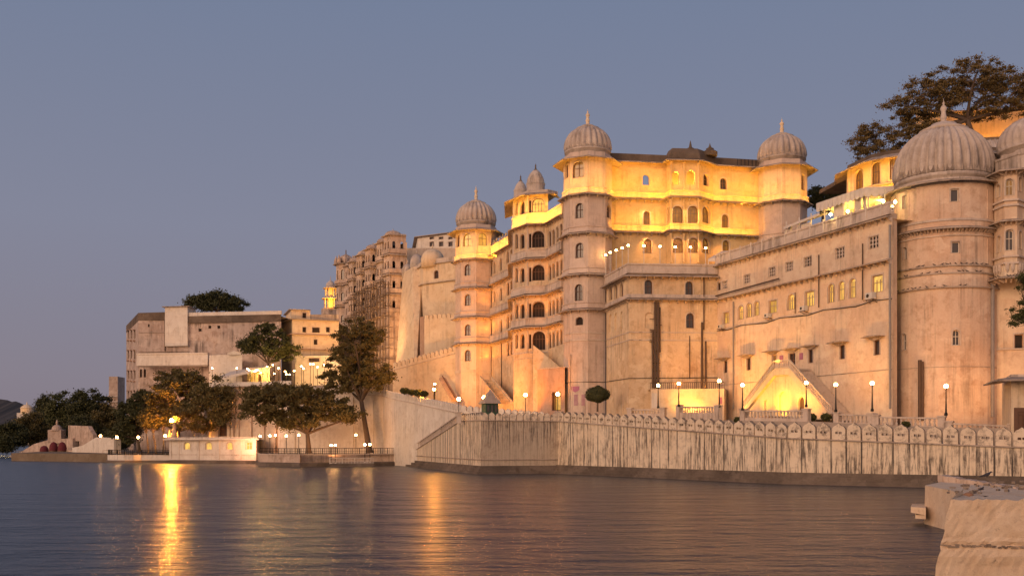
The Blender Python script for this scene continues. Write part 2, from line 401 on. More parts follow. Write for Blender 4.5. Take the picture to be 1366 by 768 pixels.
def strip(name, a, b, width, power, col=(1, .56, .13), up=(0, 0, 1), spread=180):
    """a linear area light lying between two points, shining along 'up'"""
    a = Vector(a); b = Vector(b); l = bpy.data.lights.new(name, 'AREA'); l.shape = 'RECTANGLE'
    l.size = (b - a).length; l.size_y = width; l.energy = power * (b - a).length; l.color = col; l.spread = R(spread)
    o = bpy.data.objects.new(name, l); C.objects.link(o); o.location = (a + b) / 2
    x = (b - a).normalized(); z = -(Vector(up).normalized()); z = (z - x * z.dot(x)).normalized(); y = z.cross(x)
    o.rotation_euler = Matrix((x, y, z)).transposed().to_euler()
    return o
def spot(name, loc, to, power, col=(1, .5, .1), ang=100, blend=.8, rad=.3):
    l = bpy.data.lights.new(name, 'SPOT'); l.energy = power; l.color = col; l.spot_size = R(ang); l.spot_blend = blend; l.shadow_soft_size = rad
    o = bpy.data.objects.new(name, l); C.objects.link(o); o.location = loc
    o.rotation_euler = (Vector(to) - Vector(loc)).to_track_quat('-Z', 'Y').to_euler(); return o
def ledge_lights(path, z, out, power, closed=False, col=(1, .56, .13)):
    n = len(path)
    for i in range(n if closed else n - 1):
        wl = Wall(path[i], path[(i + 1) % n])
        m = wl((wl.len) / 2, z); 
        if wl.out.dot(Vector((-m.x, -m.y))) < 0: continue
        strip('floodlight_strip', wl(.1, z, -out), wl(wl.len - .1, z, -out), .12, power, col, up=(-wl.out.x * .35, -wl.out.y * .35, 1))
def dome_prof(r, h, weight=1):
    pr = [(r * .985, 0), (r * .985, h * .10, 0), (r * 1.03, h * .11, 0), (r * 1.03, h * .16, 0), (r * .99, h * .17, weight * .6)]
    for i in range(1, 15):
        t = i / 14; a = t * math.pi / 2
        pr.append((r * (math.cos(a) ** .80) * (1.01 + .05 * math.sin(a * 2)) + .02, h * (.17 + .80 * math.sin(a)), weight * (1 - t * .4)))
    pr.append((.01, h * .99, 0)); return pr
def finial_prof(r, h):
    return [(r * .9, 0), (r, h * .04), (r * .75, h * .10), (r * .45, h * .14), (r * .38, h * .30), (r * .5, h * .36), (r * .38, h * .42), (r * .30, h * .55), (r * .42, h * .60), (r * .48, h * .66), (r * .34, h * .72), (r * .12, h * .77), (r * .2, h * .82), (r * .06, h * .88), (.005, h)]
def petals(mb, c, r, z0, z1, n=24):   # a ring of pointed petals at the foot of a dome
    for k in range(n):
        a = 2 * math.pi * k / n; da = math.pi / n * .8
        f = lambda aa, rr, z: (c[0] + rr * math.cos(aa), c[1] + rr * math.sin(aa), z)
        mb.poly([f(a - da, r * 1.05, z0), f(a + da, r * 1.05, z0), f(a + da * .8, r * 1.045, z0 + (z1 - z0) * .6), f(a, r * 1.035, z1), f(a - da * .8, r * 1.045, z0 + (z1 - z0) * .6)])
        mb.poly([f(a - da, r * 1.05, z0), f(a + da, r * 1.05, z0), f(a + da, r * .97, z0), f(a - da, r * .97, z0)])
def add_dome(parent, c, r, h, fh, lobes=24, mat='dome', fin='cream', frr=.2):
    build('dome', MB().lathe(c, dome_prof(r, h), lobes * 8, lobes, .13), mat, parent, smooth=True)
    mb = MB(); petals(mb, c, r * .99, c[2] + h * .17, c[2] + h * .32, lobes); build('petal_band', mb, 'eave', parent)
    lot = [(r * .5, h * .90), (r * .52, h * .93), (r * .30, h * 1.0), (r * .26, h * 1.03), (.02, h * 1.05)]
    build('lotus_cap', MB().lathe(c, lot, 32, 16, .1), mat, parent, smooth=True)
    build('finial', MB().lathe((c[0], c[1], c[2] + h * .97), finial_prof(r * frr, fh), 16), fin, parent, smooth=True)
def oct(cx, cy, r, n=8):
    b = math.atan2(-cy, -cx); return [Vector((cx + r * math.cos(b + 2 * math.pi * k / n), cy + r * math.sin(b + 2 * math.pi * k / n))) for k in range(n)]
def scale_path(path, c, k): return [Vector((c[0] + (p[0] - c[0]) * k, c[1] + (p[1] - c[1]) * k)) for p in path]
# ================================================================== SETTING
struct('water', MB().poly([(-6000, -60, 0), (6000, -60, 0), (6000, 7000, 0), (-6000, 7000, 0)]), 'water')
LW0, LW1, LW2 = Vector((5.9, 133)), Vector((26.7, 99.3)), Vector((43, 88))          # lake wall line
SW0, SW1 = Vector((-19.7, 182)), Vector((-3.9, 130))                               # stair bastion
def sheet(name, pts, mat='paving', z=None):
    return struct(name, MB().poly([(p[0], p[1], p[2]) for p in pts]), mat)
mb = MB()
# upper promenade in front of the long wing, with its own retaining face towards the lake walk
BL = [Vector((17.5, 128)), Vector((25.2, 112)), Vector((31.2, 103.5)), Vector((40.5, 95.5)), Vector((60, 86))]
mb.prism([BL[0], BL[1], BL[2], BL[3], BL[4], (60, 135), (30, 150), (9, 152)], 1.5, [7.0, 6.4, 6.1, 5.4, 5.0, 5.2, 7, 7.4])
struct('terrace_promenade', mb, 'paving')
mb = MB(); mb.prism([LW0 + Vector((.3, .3)), LW1 + Vector((.3, .3)), LW2 + Vector((.3, .3)), (62, 78), (62, 84), (41, 97), (31, 106), (25, 115), (17, 131), (8, 150), (-8, 150), (-3.6, 131)], -1, [6.6, 4.3, 3.7, 3.4, 3.4, 3.7, 4.3, 4.6, 6.4, 7.6, 7.6, 6.9])
struct('lake_walk', mb, 'paving')
# ground climbing behind the blank ramp wall
RW = [Vector((-45, 197)), Vector((-23.9, 190)), Vector((-7.7, 152.5)), Vector((4.6, 146))]
RZ = [14.0, 13.6, 9.4, 8.3]
mb = MB(); mb.prism([RW[0] + Vector((.3, .5)), RW[1] + Vector((.4, .3)), RW[2] + Vector((.4, .3)), RW[3] + Vector((0, .4)), (9, 150), (8, 185), (-10, 225), (-45, 225)], 0, [12.6, 12.4, 8.6, 7.6, 8, 9, 13, 13])
struct('palace_terrace_ground', mb, 'paving')
mb = MB().prism([(-46, 250), (-20, 222), (60, 160), (220, 90), (420, 300), (300, 600), (-20, 600), (-40, 420)], -1, [12, 13, 9, 8, 14, 20, 20, 12])
struct('hill_ground', mb, 'ground')
mb = MB().prism([(-78, 206), (-66, 203), (-20, 186), (-20, 228), (-90, 240), (-124, 262), (-150, 330), (-180, 500), (-130, 500), (-110, 225)], -1, [1.7, 1.7, 1.7, 1.7, 1.7, .5, .5, 2, 2, 1.7])
struct('shore_ground', mb, 'ground')
# far hill
mb = MB()
hp = [(-1500, 40), (-1200, 120), (-900, 96), (-760, 70), (-640, 58), (-590, 44), (-540, 34), (-480, 26), (-380, 30), (-260, 22), (-100, 16), (60, 10), (300, 0)]
hx = []
for i in range(len(hp) - 1):
    for j in range(10):
        t = j / 10; hx.append((hp[i][0] * (1 - t) + hp[i + 1][0] * t, hp[i][1] * (1 - t) + hp[i + 1][1] * t + random.uniform(-1.5, 2.5)))
n = len(hx)
for (yy, k) in ((1150, 0), (1210, .55), (1300, 1), (1500, .3), (1700, 0)):
    mb.v += [(x, yy, h * k - .5) for x, h in hx]
for r in range(4):
    for i in range(n - 1): a = r * n + i; mb.f.append((a, a + 1, a + 1 + n, a + n))
struct('far_hill', mb, 'hill')

# ================================================================== LAKE WALL (right of the bastion)
def lerp(a, b, t): return a + (b - a) * t
def merlon_outline(w, h, pointed=1):
    p = [(0, 0), (w, 0), (w, h * .62)]
    for a in (20, 45, 70): p.append((w / 2 + w / 2 * math.cos(R(a)), h * .62 + h * .28 * math.sin(R(a))))
    p.append((w / 2, h))
    for a in (110, 135, 160): p.append((w / 2 + w / 2 * math.cos(R(a)), h * .62 + h * .28 * math.sin(R(a))))
    p.append((0, h * .62)); return p
wallroot = thing('lake_wall', 'long black-streaked lake wall with round-headed merlons running right from the bastion corner', 'wall', (LW0.x, LW0.y, 0))
mbw = MB(); mbw.uv = []; bandmb = MB(); stepmb = MB()
def lake_seg(A, B, zA, zB, hA, hB, n, root, i0=0, slot=True, gap=.085, nm='merlon', mbw=None, uvoff=0):
    """zA/zB: height of the band below the merlons at each end"""
    wl = Wall(A, B); L_ = wl.len; sheet_n = n
    for i in range(n + 1):
        t = i / n; z = lerp(zA, zB, t)
        for (zz, vv) in ((-.6, z + .6), (.9, z - .9), (z, 0)):
            q = wl(L_ * t, zz, 0); mbw.v.append(tuple(q)); mbw.uv.append((uvoff + i + .0, vv))
        if i:
            o = len(mbw.v) - 6
            for k in (0, 1): mbw.f.append((o + k, o + 3 + k, o + 4 + k, o + 1 + k))
    for i in range(n):
        a, b = i / n, (i + 1) / n; w_ = L_ / n; h = lerp(hA, hB, (a + b) / 2); z0 = lerp(zA, zB, a); z1 = lerp(zA, zB, b)
        mp = lambda u, v, d, z0=z0, z1=z1, a=a, w_=w_: wl(a * L_ + u, z0 + (z1 - z0) * u / w_ + v + .1, d)
        mo = MB(); hh = h * random.uniform(.95, 1.03)
        j_ = random.uniform(-.02, .03); sk = random.uniform(-.02, .02); ol = [(gap + j_ * .5 + x + sk * y, y + random.uniform(-.012, .012) * (y > .1)) for x, y in merlon_outline(w_ - 2 * gap - abs(j_), hh)]
        hol = []
        if slot:
            c = w_ / 2; s = .13 * w_; y0, y1 = h * .34, h * .34 + .22
            hol = [[(c - s - .02 - s * .6, y0), (c - .04, y0), (c - .04, y1), (c - s - .02 - s * .6, y1)], [(c + .04, y0), (c + s + .02 + s * .6, y0), (c + s + .02 + s * .6, y1), (c + .04, y1)]]
        mo.plate(mp, ol, hol, -.02, .42)
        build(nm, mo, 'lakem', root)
    return wl
def lakem():   # merlons: same plaster, heads blackened with weather
    m, nt, b = newmat('merlon_plaster')
    base = mix(nt, ramp(nt, noise(nt, .5, 8, .7), [(.35, (0, 0, 0)), (.65, (1, 1, 1))]), (.68, .55, .40), (.76, .64, .49))
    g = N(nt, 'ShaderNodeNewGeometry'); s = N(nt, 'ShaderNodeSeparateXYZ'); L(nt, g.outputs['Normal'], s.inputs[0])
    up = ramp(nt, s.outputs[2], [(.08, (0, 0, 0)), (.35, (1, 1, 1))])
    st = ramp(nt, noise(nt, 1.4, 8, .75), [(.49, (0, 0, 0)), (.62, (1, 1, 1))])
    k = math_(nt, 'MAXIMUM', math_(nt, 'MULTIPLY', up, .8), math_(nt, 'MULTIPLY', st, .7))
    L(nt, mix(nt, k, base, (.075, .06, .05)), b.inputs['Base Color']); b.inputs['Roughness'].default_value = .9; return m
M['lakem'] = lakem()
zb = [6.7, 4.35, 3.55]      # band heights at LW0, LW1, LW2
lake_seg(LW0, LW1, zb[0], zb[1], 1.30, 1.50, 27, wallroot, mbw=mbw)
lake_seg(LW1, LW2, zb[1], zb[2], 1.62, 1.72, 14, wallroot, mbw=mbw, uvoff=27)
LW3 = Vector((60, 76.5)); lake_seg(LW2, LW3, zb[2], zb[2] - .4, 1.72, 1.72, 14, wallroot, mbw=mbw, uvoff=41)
build('wall_face', mbw, 'lake', wallroot, fix=False)
def slopeband(path, zs, out, th, lo=0):
    mb = MB()
    for i in range(len(path) - 1):
        wl = Wall(path[i], path[i + 1]); a, b = zs[i], zs[i + 1]; Ln = wl.len
        for (d0, d1) in ((-out, .45),):
            p = [wl(0, a - lo, d0), wl(0, a - lo + th, d0), wl(0, a - lo + th, d1), wl(0, a - lo, d1)]; q = [wl(Ln, b - lo, d0), wl(Ln, b - lo + th, d0), wl(Ln, b - lo + th, d1), wl(Ln, b - lo, d1)]
            for k in range(4): mb.poly([p[k], q[k], q[(k + 1) % 4], p[(k + 1) % 4]])
            mb.poly(p); mb.poly(q)
    return mb
build('string_course', slopeband([LW0, LW1, LW2, LW3], zb + [3.15], .14, .13), 'eave', wallroot)
st = MB()
st.sweep([LW0, LW1, LW2, LW3], [(0, -1), (.95, -1), (.95, .35), (.55, .35), (.55, .72), (.22, .72), (.22, 1.12), (0, 1.12)])
build('stone_footing', st, 'stone', wallroot)

# ---- stair bastion left of it
br = thing('stair_bastion', 'streaked stone bastion whose left parapet steps down as a stair to the landing stage', 'wall', (SW1.x, SW1.y, 0))
mbb = MB(); mbb.uv = []
lake_seg(SW1, LW0, 6.75, 6.7, 1.02, 1.05, 11, br, slot=False, gap=.08, mbw=mbb)
ST = SW0.lerp(SW1, .8); 
wlL = mbl = MB(); mbl.uv = []; lake_seg(ST, SW1, 6.9, 6.75, .95, 1.0, 10, br, slot=False, gap=.22, nm='merlon', mbw=mbl, uvoff=20); build('wall_face', mbl, 'lake', br, fix=False)
mbs = MB(); mbs.uv = []
wl = Wall(SW0, ST); n = 24
for i in range(n + 1):
    t = i / n; z = lerp(.9, 6.9, t)
    for (zz, vv) in ((-.6, z + .6), (min(.9, z), 0), (z, 0)):
        mbs.v.append(tuple(wl(wl.len * t, zz))); mbs.uv.append((t * 14, vv))
    if i:
        o = len(mbs.v) - 6
        for k in (0, 1): mbs.f.append((o + k, o + 3 + k, o + 4 + k, o + 1 + k))
build('stair_wall_face', mbs, 'lake', br, fix=False); build('wall_face', mbb, 'bastion', br, fix=False)
build('string_course', slopeband([SW0, ST, SW1, LW0], [.9, 6.9, 6.75, 6.7], .12, .12), 'eave', br)
rl = slopeband([SW0, ST], [1.85, 7.95], .05, .16); build('handrail', rl, 'trim', br)
for i in range(34):
    t = (i + .5) / 34; z = lerp(.9, 6.9, t)
    bm_ = MB().plate(lambda u, v, d: wl(wl.len * t + u, z + .1 + v, d), [(-.14, -.1), (.14, -.1), (.09, .45), (.14, .95), (-.14, .95), (-.09, .45)], [], 0, .25)
    build('baluster', bm_, 'trim', br)
build('stone_footing', MB().sweep([SW0, SW1, LW0], [(0, -1), (.8, -1), (.8, .3), (.45, .3), (.45, .7), (.2, .7), (.2, 1.05), (0, 1.05)]), 'stone', br)
build('lower_moulding', MB().sweep([SW0 + (SW1 - SW0) * .05, SW1, LW0], [(0, 1.75), (.1, 1.75), (.1, 1.87), (0, 1.87)]), 'eave', br)

# ================================================================== RAMP WALL (blank, behind the landing stage)
rw = thing('ramp_wall', 'tall blank cream retaining wall with small merlons, curving behind the landing stage', 'wall', (RW[1].x, RW[1].y, 0))
mb = MB()
curve = [RW[0], RW[0].lerp(RW[1], .7), RW[1], RW[1].lerp(RW[2], .2) + Vector((-.9, -.5)), RW[1].lerp(RW[2], .5) + Vector((-.9, -.5)), RW[2], RW[3]]
cz = [14.0, 13.7, 13.2, 12.4, 11.2, 8.9, 7.7]
cz = [z - .1 for z in cz]
for i in range(len(curve) - 1):
    wl = Wall(curve[i], curve[i + 1]); a, b = cz[i], cz[i + 1]; l_ = wl.len
    mb.poly([wl(0, 0), wl(l_, 0), wl(l_, b), wl(0, a)]); mb.poly([wl(0, a), wl(l_, b), wl(l_, b, .5), wl(0, a, .5)]); mb.poly([wl(0, 0, .5), wl(l_, 0, .5), wl(l_, b, .5), wl(0, a, .5)])
build('wall_face', mb, 'white', rw)
build('string_course', slopeband(curve, [z - .55 for z in cz], .12, .14), 'trim', rw)
cnt = 0; mer = []
for i in range(len(curve) - 1):
    wl = Wall(curve[i], curve[i + 1]); k = max(1, int(wl.len / 1.0))
    for j in range(k):
        if i == 0 and j < 6: continue
        w_ = wl.len / k; z0 = lerp(cz[i], cz[i + 1], (j + .5) / k)
        mer.append((wl, j * w_, w_, z0))
for (wl, u, w_, z0) in mer[:98]:
    mo = MB().plate(lambda a, v, d: wl(u + a, z0 + v - .05, d), [(.1 + x, y) for x, y in merlon_outline(w_ - .2, .85)], [], 0, .35)
    build('merlon', mo, 'white', rw)
# buttress strips on the ramp wall
mb = MB()
for px in (392, 470, 497, 517):
    wl = Wall(curve[0], curve[2]) if px < 511 else Wall(curve[2], curve[5])
    u = wl.u(px); mb.plate(wl, [(u - .35, 0), (u + .35, 0), (u + .28, 12.5), (u - .28, 12.5)], [], -.22, .05)
build('buttress', mb, 'white', rw)

# ================================================================== OCTAGONAL TOWERS
def octower(name, label, px, Yc, Rpx, z0, zt, ledges, wins, dome=None, base_mat='tower', sill=None, eave_out=1.5, panes=None, mull=1):
    cx = (px - 683) / F * Yc; r = Rpx / F * Yc
    t = thing(name, label, 'palace tower', (cx, Yc, z0)); pts = oct(cx, Yc, r)
    lv = [z0] + sorted(ledges) + [zt]
    mb = MB(); mp = MB(); sr = MB()
    for k in range(8):
        wl = Wall(pts[k], pts[(k + 1) % 8]); ops = []
        for wd in wins.get(k, []):
            o = wl.op(*wd[:4], wd[4] if len(wd) > 4 else True); ops.append(o)
            pn = wd[5] if len(wd) > 5 else 'glass'
            window(t, wl, o, .4, pn, mull=wd[6] if len(wd) > 6 else mull); surround(sr, wl, o)
        facade(mb, wl, z0, zt, ops)
        for i in range(len(lv) - 1):
            a, b = lv[i] + .75, lv[i + 1] - .75
            if b - a < 1.5: continue
            panel(mp, wl, .3, wl.len - .3, a, b, .08, .04)
    build('wall', mb, base_mat, t); build('panel_moulding', mp, base_mat, t)
    for z in ledges:
        ledge(t, pts, z, .85, True, drop=.3)
        build('sill_band', MB().sweep(pts, [(-.02, z + .1), (.28, z + .1), (.16, z + .75), (.26, z + .82), (.26, z + .95), (-.02, z + .95)], True), base_mat, t)
    ledge(t, pts, zt, eave_out, True, drop=.55, th=.12, brk=False)
    if dome:
        h, fh = dome
        build('parapet', MB().prism(oct(cx, Yc, r * .99), zt + .1, zt + .75), base_mat, t)
        add_dome(t, (cx, Yc, zt + .7), r * .93, h, fh)
    return t, pts, cx, r
# tower 1 (centre)
z = lambda py, Y=148.3: Zy(py, Y)
T1, p1, c1x, r1 = octower('palace_tower', 'tallest octagonal tower with lit top storey, joined to the left of the floodlit block', 784, 152, 32.3, 6.5, z(207),
    [z(257), z(309), z(364), z(411)],
    {7: [(771.5, 226, 15, 22, True, 'glassw'), (773, 281, 10.5, 20), (773, 334, 10.5, 20), (772, 390, 10.5, 22), (773, 428, 9.5, 11, True, 'void', 0), (756.5 + 5, 477, 2.4, 7, False, 'void', 0)],
     1: [(812, 282, 5, 18)], 6: [(756, 228, 4, 20), ]}, (z(165) - z(207), 2.8))
band(T1, p1, z(454), z(452), .1, True); band(T1, p1, z(444), z(442.5), .1, True)
build('cable', MB().tube([Vector((*((p - Vector((c1x, 152))) * 1.01 + Vector((c1x, 152))), z(509))) for p in (p1[6], p1[7], p1[0], p1[1])], .045, 5), 'iron', T1)
# painted magenta plaques near its foot
wl = Wall(p1[7], p1[0]); mb = MB()
def pl(px, py, w, h):
    o = wl.op(px, py, w, h, False); return outline(o)
mb = MB(); o = wl.op(767.5, 519, 11, 8, True)
u, v, ww, hh = o['u'], o['v0'], o['w'], o['h']
mb.plate(wl, [(u - ww / 2, v + hh), (u - ww / 2, v + hh * .45), (u - ww * .3, v + hh * .2), (u, v), (u + ww * .3, v + hh * .2), (u + ww / 2, v + hh * .45), (u + ww / 2, v + hh)], [], -.03, .01)
build('painted_emblem', mb, 'pinkpaint', T1)
for px in (768.5, 778.5):
    mb = MB()
    o = wl.op(px, 533, 5.5, 15, False)
    u, v, ww, hh = o['u'] - o['w'] / 2, o['v0'], o['w'], o['h']
    for r_ in range(9):        # rows of painted characters
        x = u
        while x < u + ww - .05:
            cw = random.uniform(.05, .11); 
            mb.plate(wl, [(x, v + hh * r_ / 9), (x + cw, v + hh * r_ / 9), (x + cw, v + hh * (r_ + .7) / 9), (x, v + hh * (r_ + .7) / 9)], [], -.025, .01); x += cw + .035
    build('painted_notice', mb, 'pinkpaint', T1)
# tower 2 (right end of the lit block)
zz = lambda py: Zy(py, 152.8)
T2, p2, c2x, r2 = octower('palace_tower', 'octagonal domed tower with blind lit top storey right of the floodlit block', 1043, 156.6, 32.5, 20, zz(217),
    [zz(266), zz(318)], {1: [(1071, 243, 4.5, 22)], 0: []}, (zz(176) - zz(217), 2.8))
# tower 3 (left)
zz = lambda py: Zy(py, 188.5)
T3, p3, c3x, r3 = octower('palace_tower', 'octagonal tower with two glowing arched windows under a ribbed dome, left of the balconied wing', 635, 192, 27.5, 8, zz(304),
    [zz(345), zz(383), zz(422), zz(457)],
    {7: [(623.6, 320, 11, 17, True, 'lit2'), (623.8, 360, 8, 15), (623.9, 400, 8, 15), (624, 440, 8, 15), (624, 474, 8, 15)],
     0: [(644, 319, 11.5, 17, True, 'lit2')], 6: [(611, 321, 4, 17)]}, (zz(268) - zz(304), 3.2))
band(T3, p3, zz(497), zz(493), .1, True)

# ================================================================== FLOODLIT BLOCK between the towers
cb = thing('palace_block', 'floodlit yellow upper palace block with central arched bay between two domed towers', 'palace building', (25, 155, 20))
CA, CB = Vector((812.5 - 683, 0)), None
CA = XY(811, 153.0); CB = XY(1018, 157.0)
wc = Wall(CA, CB); Yc_ = 153.6
def wy(px, Y): return XY(px, Y)
bay = [wy(889, 154.3), wy(895, 152.4), wy(932, 152.7), wy(951, 155.4)]
zE, zM, zL = Zy(214.5, 153.2), Zy(264, 153.2), Zy(308.5, 153.2)
segs = [Wall(CA, bay[0]), Wall(bay[0], bay[1]), Wall(bay[1], bay[2]), Wall(bay[2], bay[3]), Wall(bay[3], CB)]
pathC = [CA] + bay + [CB]
mb = MB(); sr = MB(); mp = MB()
ow = {0: [(861.7, 240, 9, 14, 'open'), (862.6, 290.5, 9, 18, 'glassw'), (864, 328, 11, 19, 'glassw')],
      1: [(891.5, 287, 3, 20, 'glass')],
      2: [(901, 237.5, 10, 17, 'open'), (921.5, 236.5, 11, 19, 'open'), (904, 286, 14, 23, 'glassw'), (924.5, 286, 14, 23, 'glassw'), (904.5, 327, 14, 20, 'glassw'), (924.8, 327, 14, 20, 'glassw')],
      3: [(941.5, 240, 7, 16, 'glass'), (941.6, 286.5, 10, 22, 'glassw'), (941.6, 327.5, 10, 20, 'glassw')],
      4: [(965, 245, 8.5, 15, 'glass'), (967.3, 295, 9, 18, 'glassw'), (968.3, 328.5, 9, 16, 'glassw')]}
for k, wl in enumerate(segs):
    ops = []
    for (px, py, w_, h_, pn) in ow[k]:
        o = wl.op(px, py, w_, h_); ops.append(o)
        if pn != 'open': window(cb, wl, o, .45, pn, mull=1 if w_ < 12 else 2, mark=.16)
        else: sm_ = MB(); surround_(sm_, wl, o, .16); build('open_arch', sm_, 'amber', cb)
    facade(mb, wl, 20, zE, ops, .45)
for wl, us in ((segs[0], [(821, 832), (836, 852), (872, 886)]), (segs[4], [(974, 990), (993, 1008)])):
    for a, b in us:
        for (ya, yb) in ((251, 224), (300, 275)):
            panel(mp, wl, wl.u(a), wl.u(b), Zy(ya, 154), Zy(yb, 154), .06, .05)
build('wall', mb, 'amber', cb); build('panel_moulding', mp, 'amber', cb)
for zq in (zM, zL):
    ledge(cb, pathC, zq, .9)
    build('sill_band', MB().sweep(pathC, [(-.02, zq + .1), (.32, zq + .1), (.16, zq + .75), (.26, zq + .82), (.26, zq + 1.0), (-.02, zq + 1.0)]), 'amber', cb)
ledge(cb, pathC, zE, 1.1, drop=.4, brk=False)
par = build('parapet', MB().sweep([CA] + [bay[0], bay[1], bay[2], bay[3]] + [CB], [(-.6, zE + .1), (-.05, zE + .1), (-.05, zE + 1.15), (-.6, zE + 1.15)]), 'dark', cb)
cr = MB()      # raised, stepped dark crown above the bay with two small ornaments
cr.sweep(bay, [(-2.2, zE + .1), (.25, zE + .1), (.15, zE + .9), (-.3, zE + 1.75), (-2.2, zE + 1.9)])
build('bay_crown', cr, 'dark', cb)
for px, h in ((921, 1.5), (947, 1.1)):
    q = XY(px, 154.5); m_ = MB().lathe((q.x, q.y, zE + 1.6), [(1.1, -.6), (1.15, 0), (.8, .25), (.55, .3), (.6, .55), (.25, .75), (.1, h), (.01, h + .35)], 14); build('roof_ornament', m_, 'dark', cb, smooth=False)
mb = MB()
for i in range(14):
    q = CA.lerp(CB, .66 + .34 * i / 14); mb.box((q.x, q.y - .02, zE + .62), (.08, .16, 1.0))
build('parapet_rib', mb, 'iron', cb)
wbk = Wall(bay[0] + Vector((0, 1.6)), bay[3] + Vector((0, 1.0))); build('bay_back_wall', MB().plate(wbk, [(0, zM), (wbk.len * .62, zM), (wbk.len * .62, zM + 2.6), (wbk.len, zM + 2.6), (wbk.len, zE), (0, zE)], [[(1.4, zM + 1.0), (2.1, zM + 1.0), (2.1, zM + 2.3), (1.4, zM + 2.3)]], 0, .2), 'amber', cb)
# columns of the bay
mb = MB()
for px, Y in ((895.5, 152.2), (912.5, 152.3), (931.8, 152.5)):
    q = XY(px, Y)
    for za, zb_ in ((zM + 1.0, zE - .3), (zL + 1, zM - .4), (zL - 4.8, zL - .5)): mb.lathe((q.x, q.y, za), [(.22, 0), (.14, .3), (.13, zb_ - za - .4), (.22, zb_ - za - .1), (.22, zb_ - za)], 8)
build('bay_column', mb, 'amber', cb)
# back and sides (roof slab left open above the see-through arches of the top storey)
D = Vector((0.25, 1)).normalized() * 6
mb = MB().prism([CA + Vector((.5, .6)), CB + Vector((-.5, .6)), CB + D, CA + D], 20, zM + .2); build('inner_block', mb, 'amber', cb)
mb = MB().prism([CA + Vector((.5, .6)), CB + Vector((-.5, .6)), CB + D * .5, CA + D * .5], zE - .4, zE + .2); build('roof', mb, 'dark', cb)
# ================================================================== TERRACED WING (left of tower 1)
DW0, DW1 = Vector((7.8, 155)), Vector((-3.9, 190))
wg = thing('palace_wing', 'five-storey palace wing with long balconies, arcaded windows and a projecting kiosk bay', 'palace building', (2, 172, 8))
BY = [Vector((.24, 176.9)), Vector((.24, 166)), Vector((2.49, 162)), Vector((5.5, 161.4))]
wD = Wall(DW1, DW0)
bu0, bu1 = wD.u(685.2), wD.u(731)
q0 = wD(bu0, 0); q1 = wD(bu1, 0)
BY[0] = Vector((q0.x, q0.y)); BY[3] = Vector((q1.x, q1.y))
sA = Wall(DW1, BY[0]); sR = Wall(BY[3], DW0); bays = [Wall(BY[0], BY[1]), Wall(BY[1], BY[2]), Wall(BY[2], BY[3])]
zl = [38.5, 33.1, 27.4, 22.35]; zT = zl[0] + .1; zK = Zy(258, 162)  # zK: eave of the kiosk
leftW = [(655.6, 358, 2.4, 16), (659.7, 357, 2.4, 16), (668, 352.6, 2.8, 16), (677.3, 343, 3, 16), (682.3, 340.5, 3, 16), (677.8, 385.3, 3.4, 17), (682.2, 382.8, 3.2, 17), (655.5, 397, 2.4, 15), (659.7, 396, 2.4, 15), (668.4, 392.8, 2.8, 16),
         (655.5, 439, 2.4, 15), (668.4, 434.8, 2.8, 16), (677.8, 429.4, 3, 17), (682.2, 427, 3, 17), (655.3, 473, 2.6, 16), (677.8, 465.3, 3.2, 18), (682.2, 464, 3, 18)]
mb = MB(); sr = MB()
ops = []
for (a, b, c, d) in leftW:
    o = sA.op(a, b, c, d); ops.append(o); window(wg, sA, o, .35, 'void', mull=0)
facade(mb, sA, 8, zT + 1.7, ops, .35)
rows = [[318, 315.5, 311.6, 307.5], [362.5, 360, 357.5, 355], [410.8, 409.2, 407, 405], [453.3, 451.6, 449.8, 448]]
ops = []
for r_ in rows:
    for px, py in zip((733.6, 738.4, 743.6, 748.8), r_):
        o = sR.op(px, py + 1, 3.4, 20); ops.append(o); window(wg, sR, o, .35, 'void', mull=0)
facade(mb, sR, 8, zT + 1.7, ops, .35)
bw = {0: [], 1: [(689.2, 278, 3.4, 18, 'glassw'), (697, 277, 6, 17, 'glass')] + [t_ for y in (322, 367, 415, 455) for t_ in ((689.3, y, 3.6, 19, 'glass'), (697, y, 6, 19, 'glass'))],
      2: [(717.8, 273.5, 16.5, 19, 'lit'), (718, 319, 16.5, 22, 'glass'), (718.2, 363.5, 16.5, 21, 'glass'), (718.4, 412.5, 16, 21, 'glassw'), (719, 454, 17, 25, 'glassw'), (707, 276, 3, 18, 'glass')] + [(707.2, y, 3, 19, 'glass') for y in (321, 366, 414, 455)]}
cols = MB()
for k, wl in enumerate(bays):
    ops = []
    for (px, py, w_, h_, pn) in bw[k]:
        o = wl.op(px, py, w_, h_); ops.append(o); pn = 'lit' if pn == 'lit' else 'void'; window(wg, wl, o, .4, pn, mull=0 if w_ < 7 else 3)  # open arches closed with a sheet painted dark in place of recess shade
    facade(mb, wl, 8, zK, ops, .4)
for q in BY[1:3]:
    for i in range(5):
        za = ([zK] + zl)[i]; zb_ = (zl + [zl[3] - 5])[i]; cols.lathe((q.x, q.y, zb_ + .9), [(.2, 0), (.13, .3), (.12, za - zb_ - 1.5), (.2, za - zb_ - 1.2)], 8)
build('bay_column', cols, 'trim', wg)
build('wall', mb, 'ochre', wg)
full = [DW1] + BY + [DW0]
for i, zq in enumerate(zl):
    ledge(wg, full, zq, .95, drop=.3)
    build('balcony_parapet', MB().sweep(full, [(.0, zq + .1), (.5, zq + .1), (.42, zq + 1.15), (.5, zq + 1.2), (.5, zq + 1.32), (.0, zq + 1.32)] if i else [(.0, zq + .1), (.3, zq + .1), (.2, zq + 1.5), (.3, zq + 1.6), (.3, zq + 1.75), (-.4, zq + 1.75), (-.4, zq + .1)]), 'trim' if i else 'cream', wg)
ledge(wg, BY + [BY[3] + Vector((.5, 2))], zK, 1.5, drop=.6, brk=False, th=.1)
bk = Vector((.948, .317)) * 9
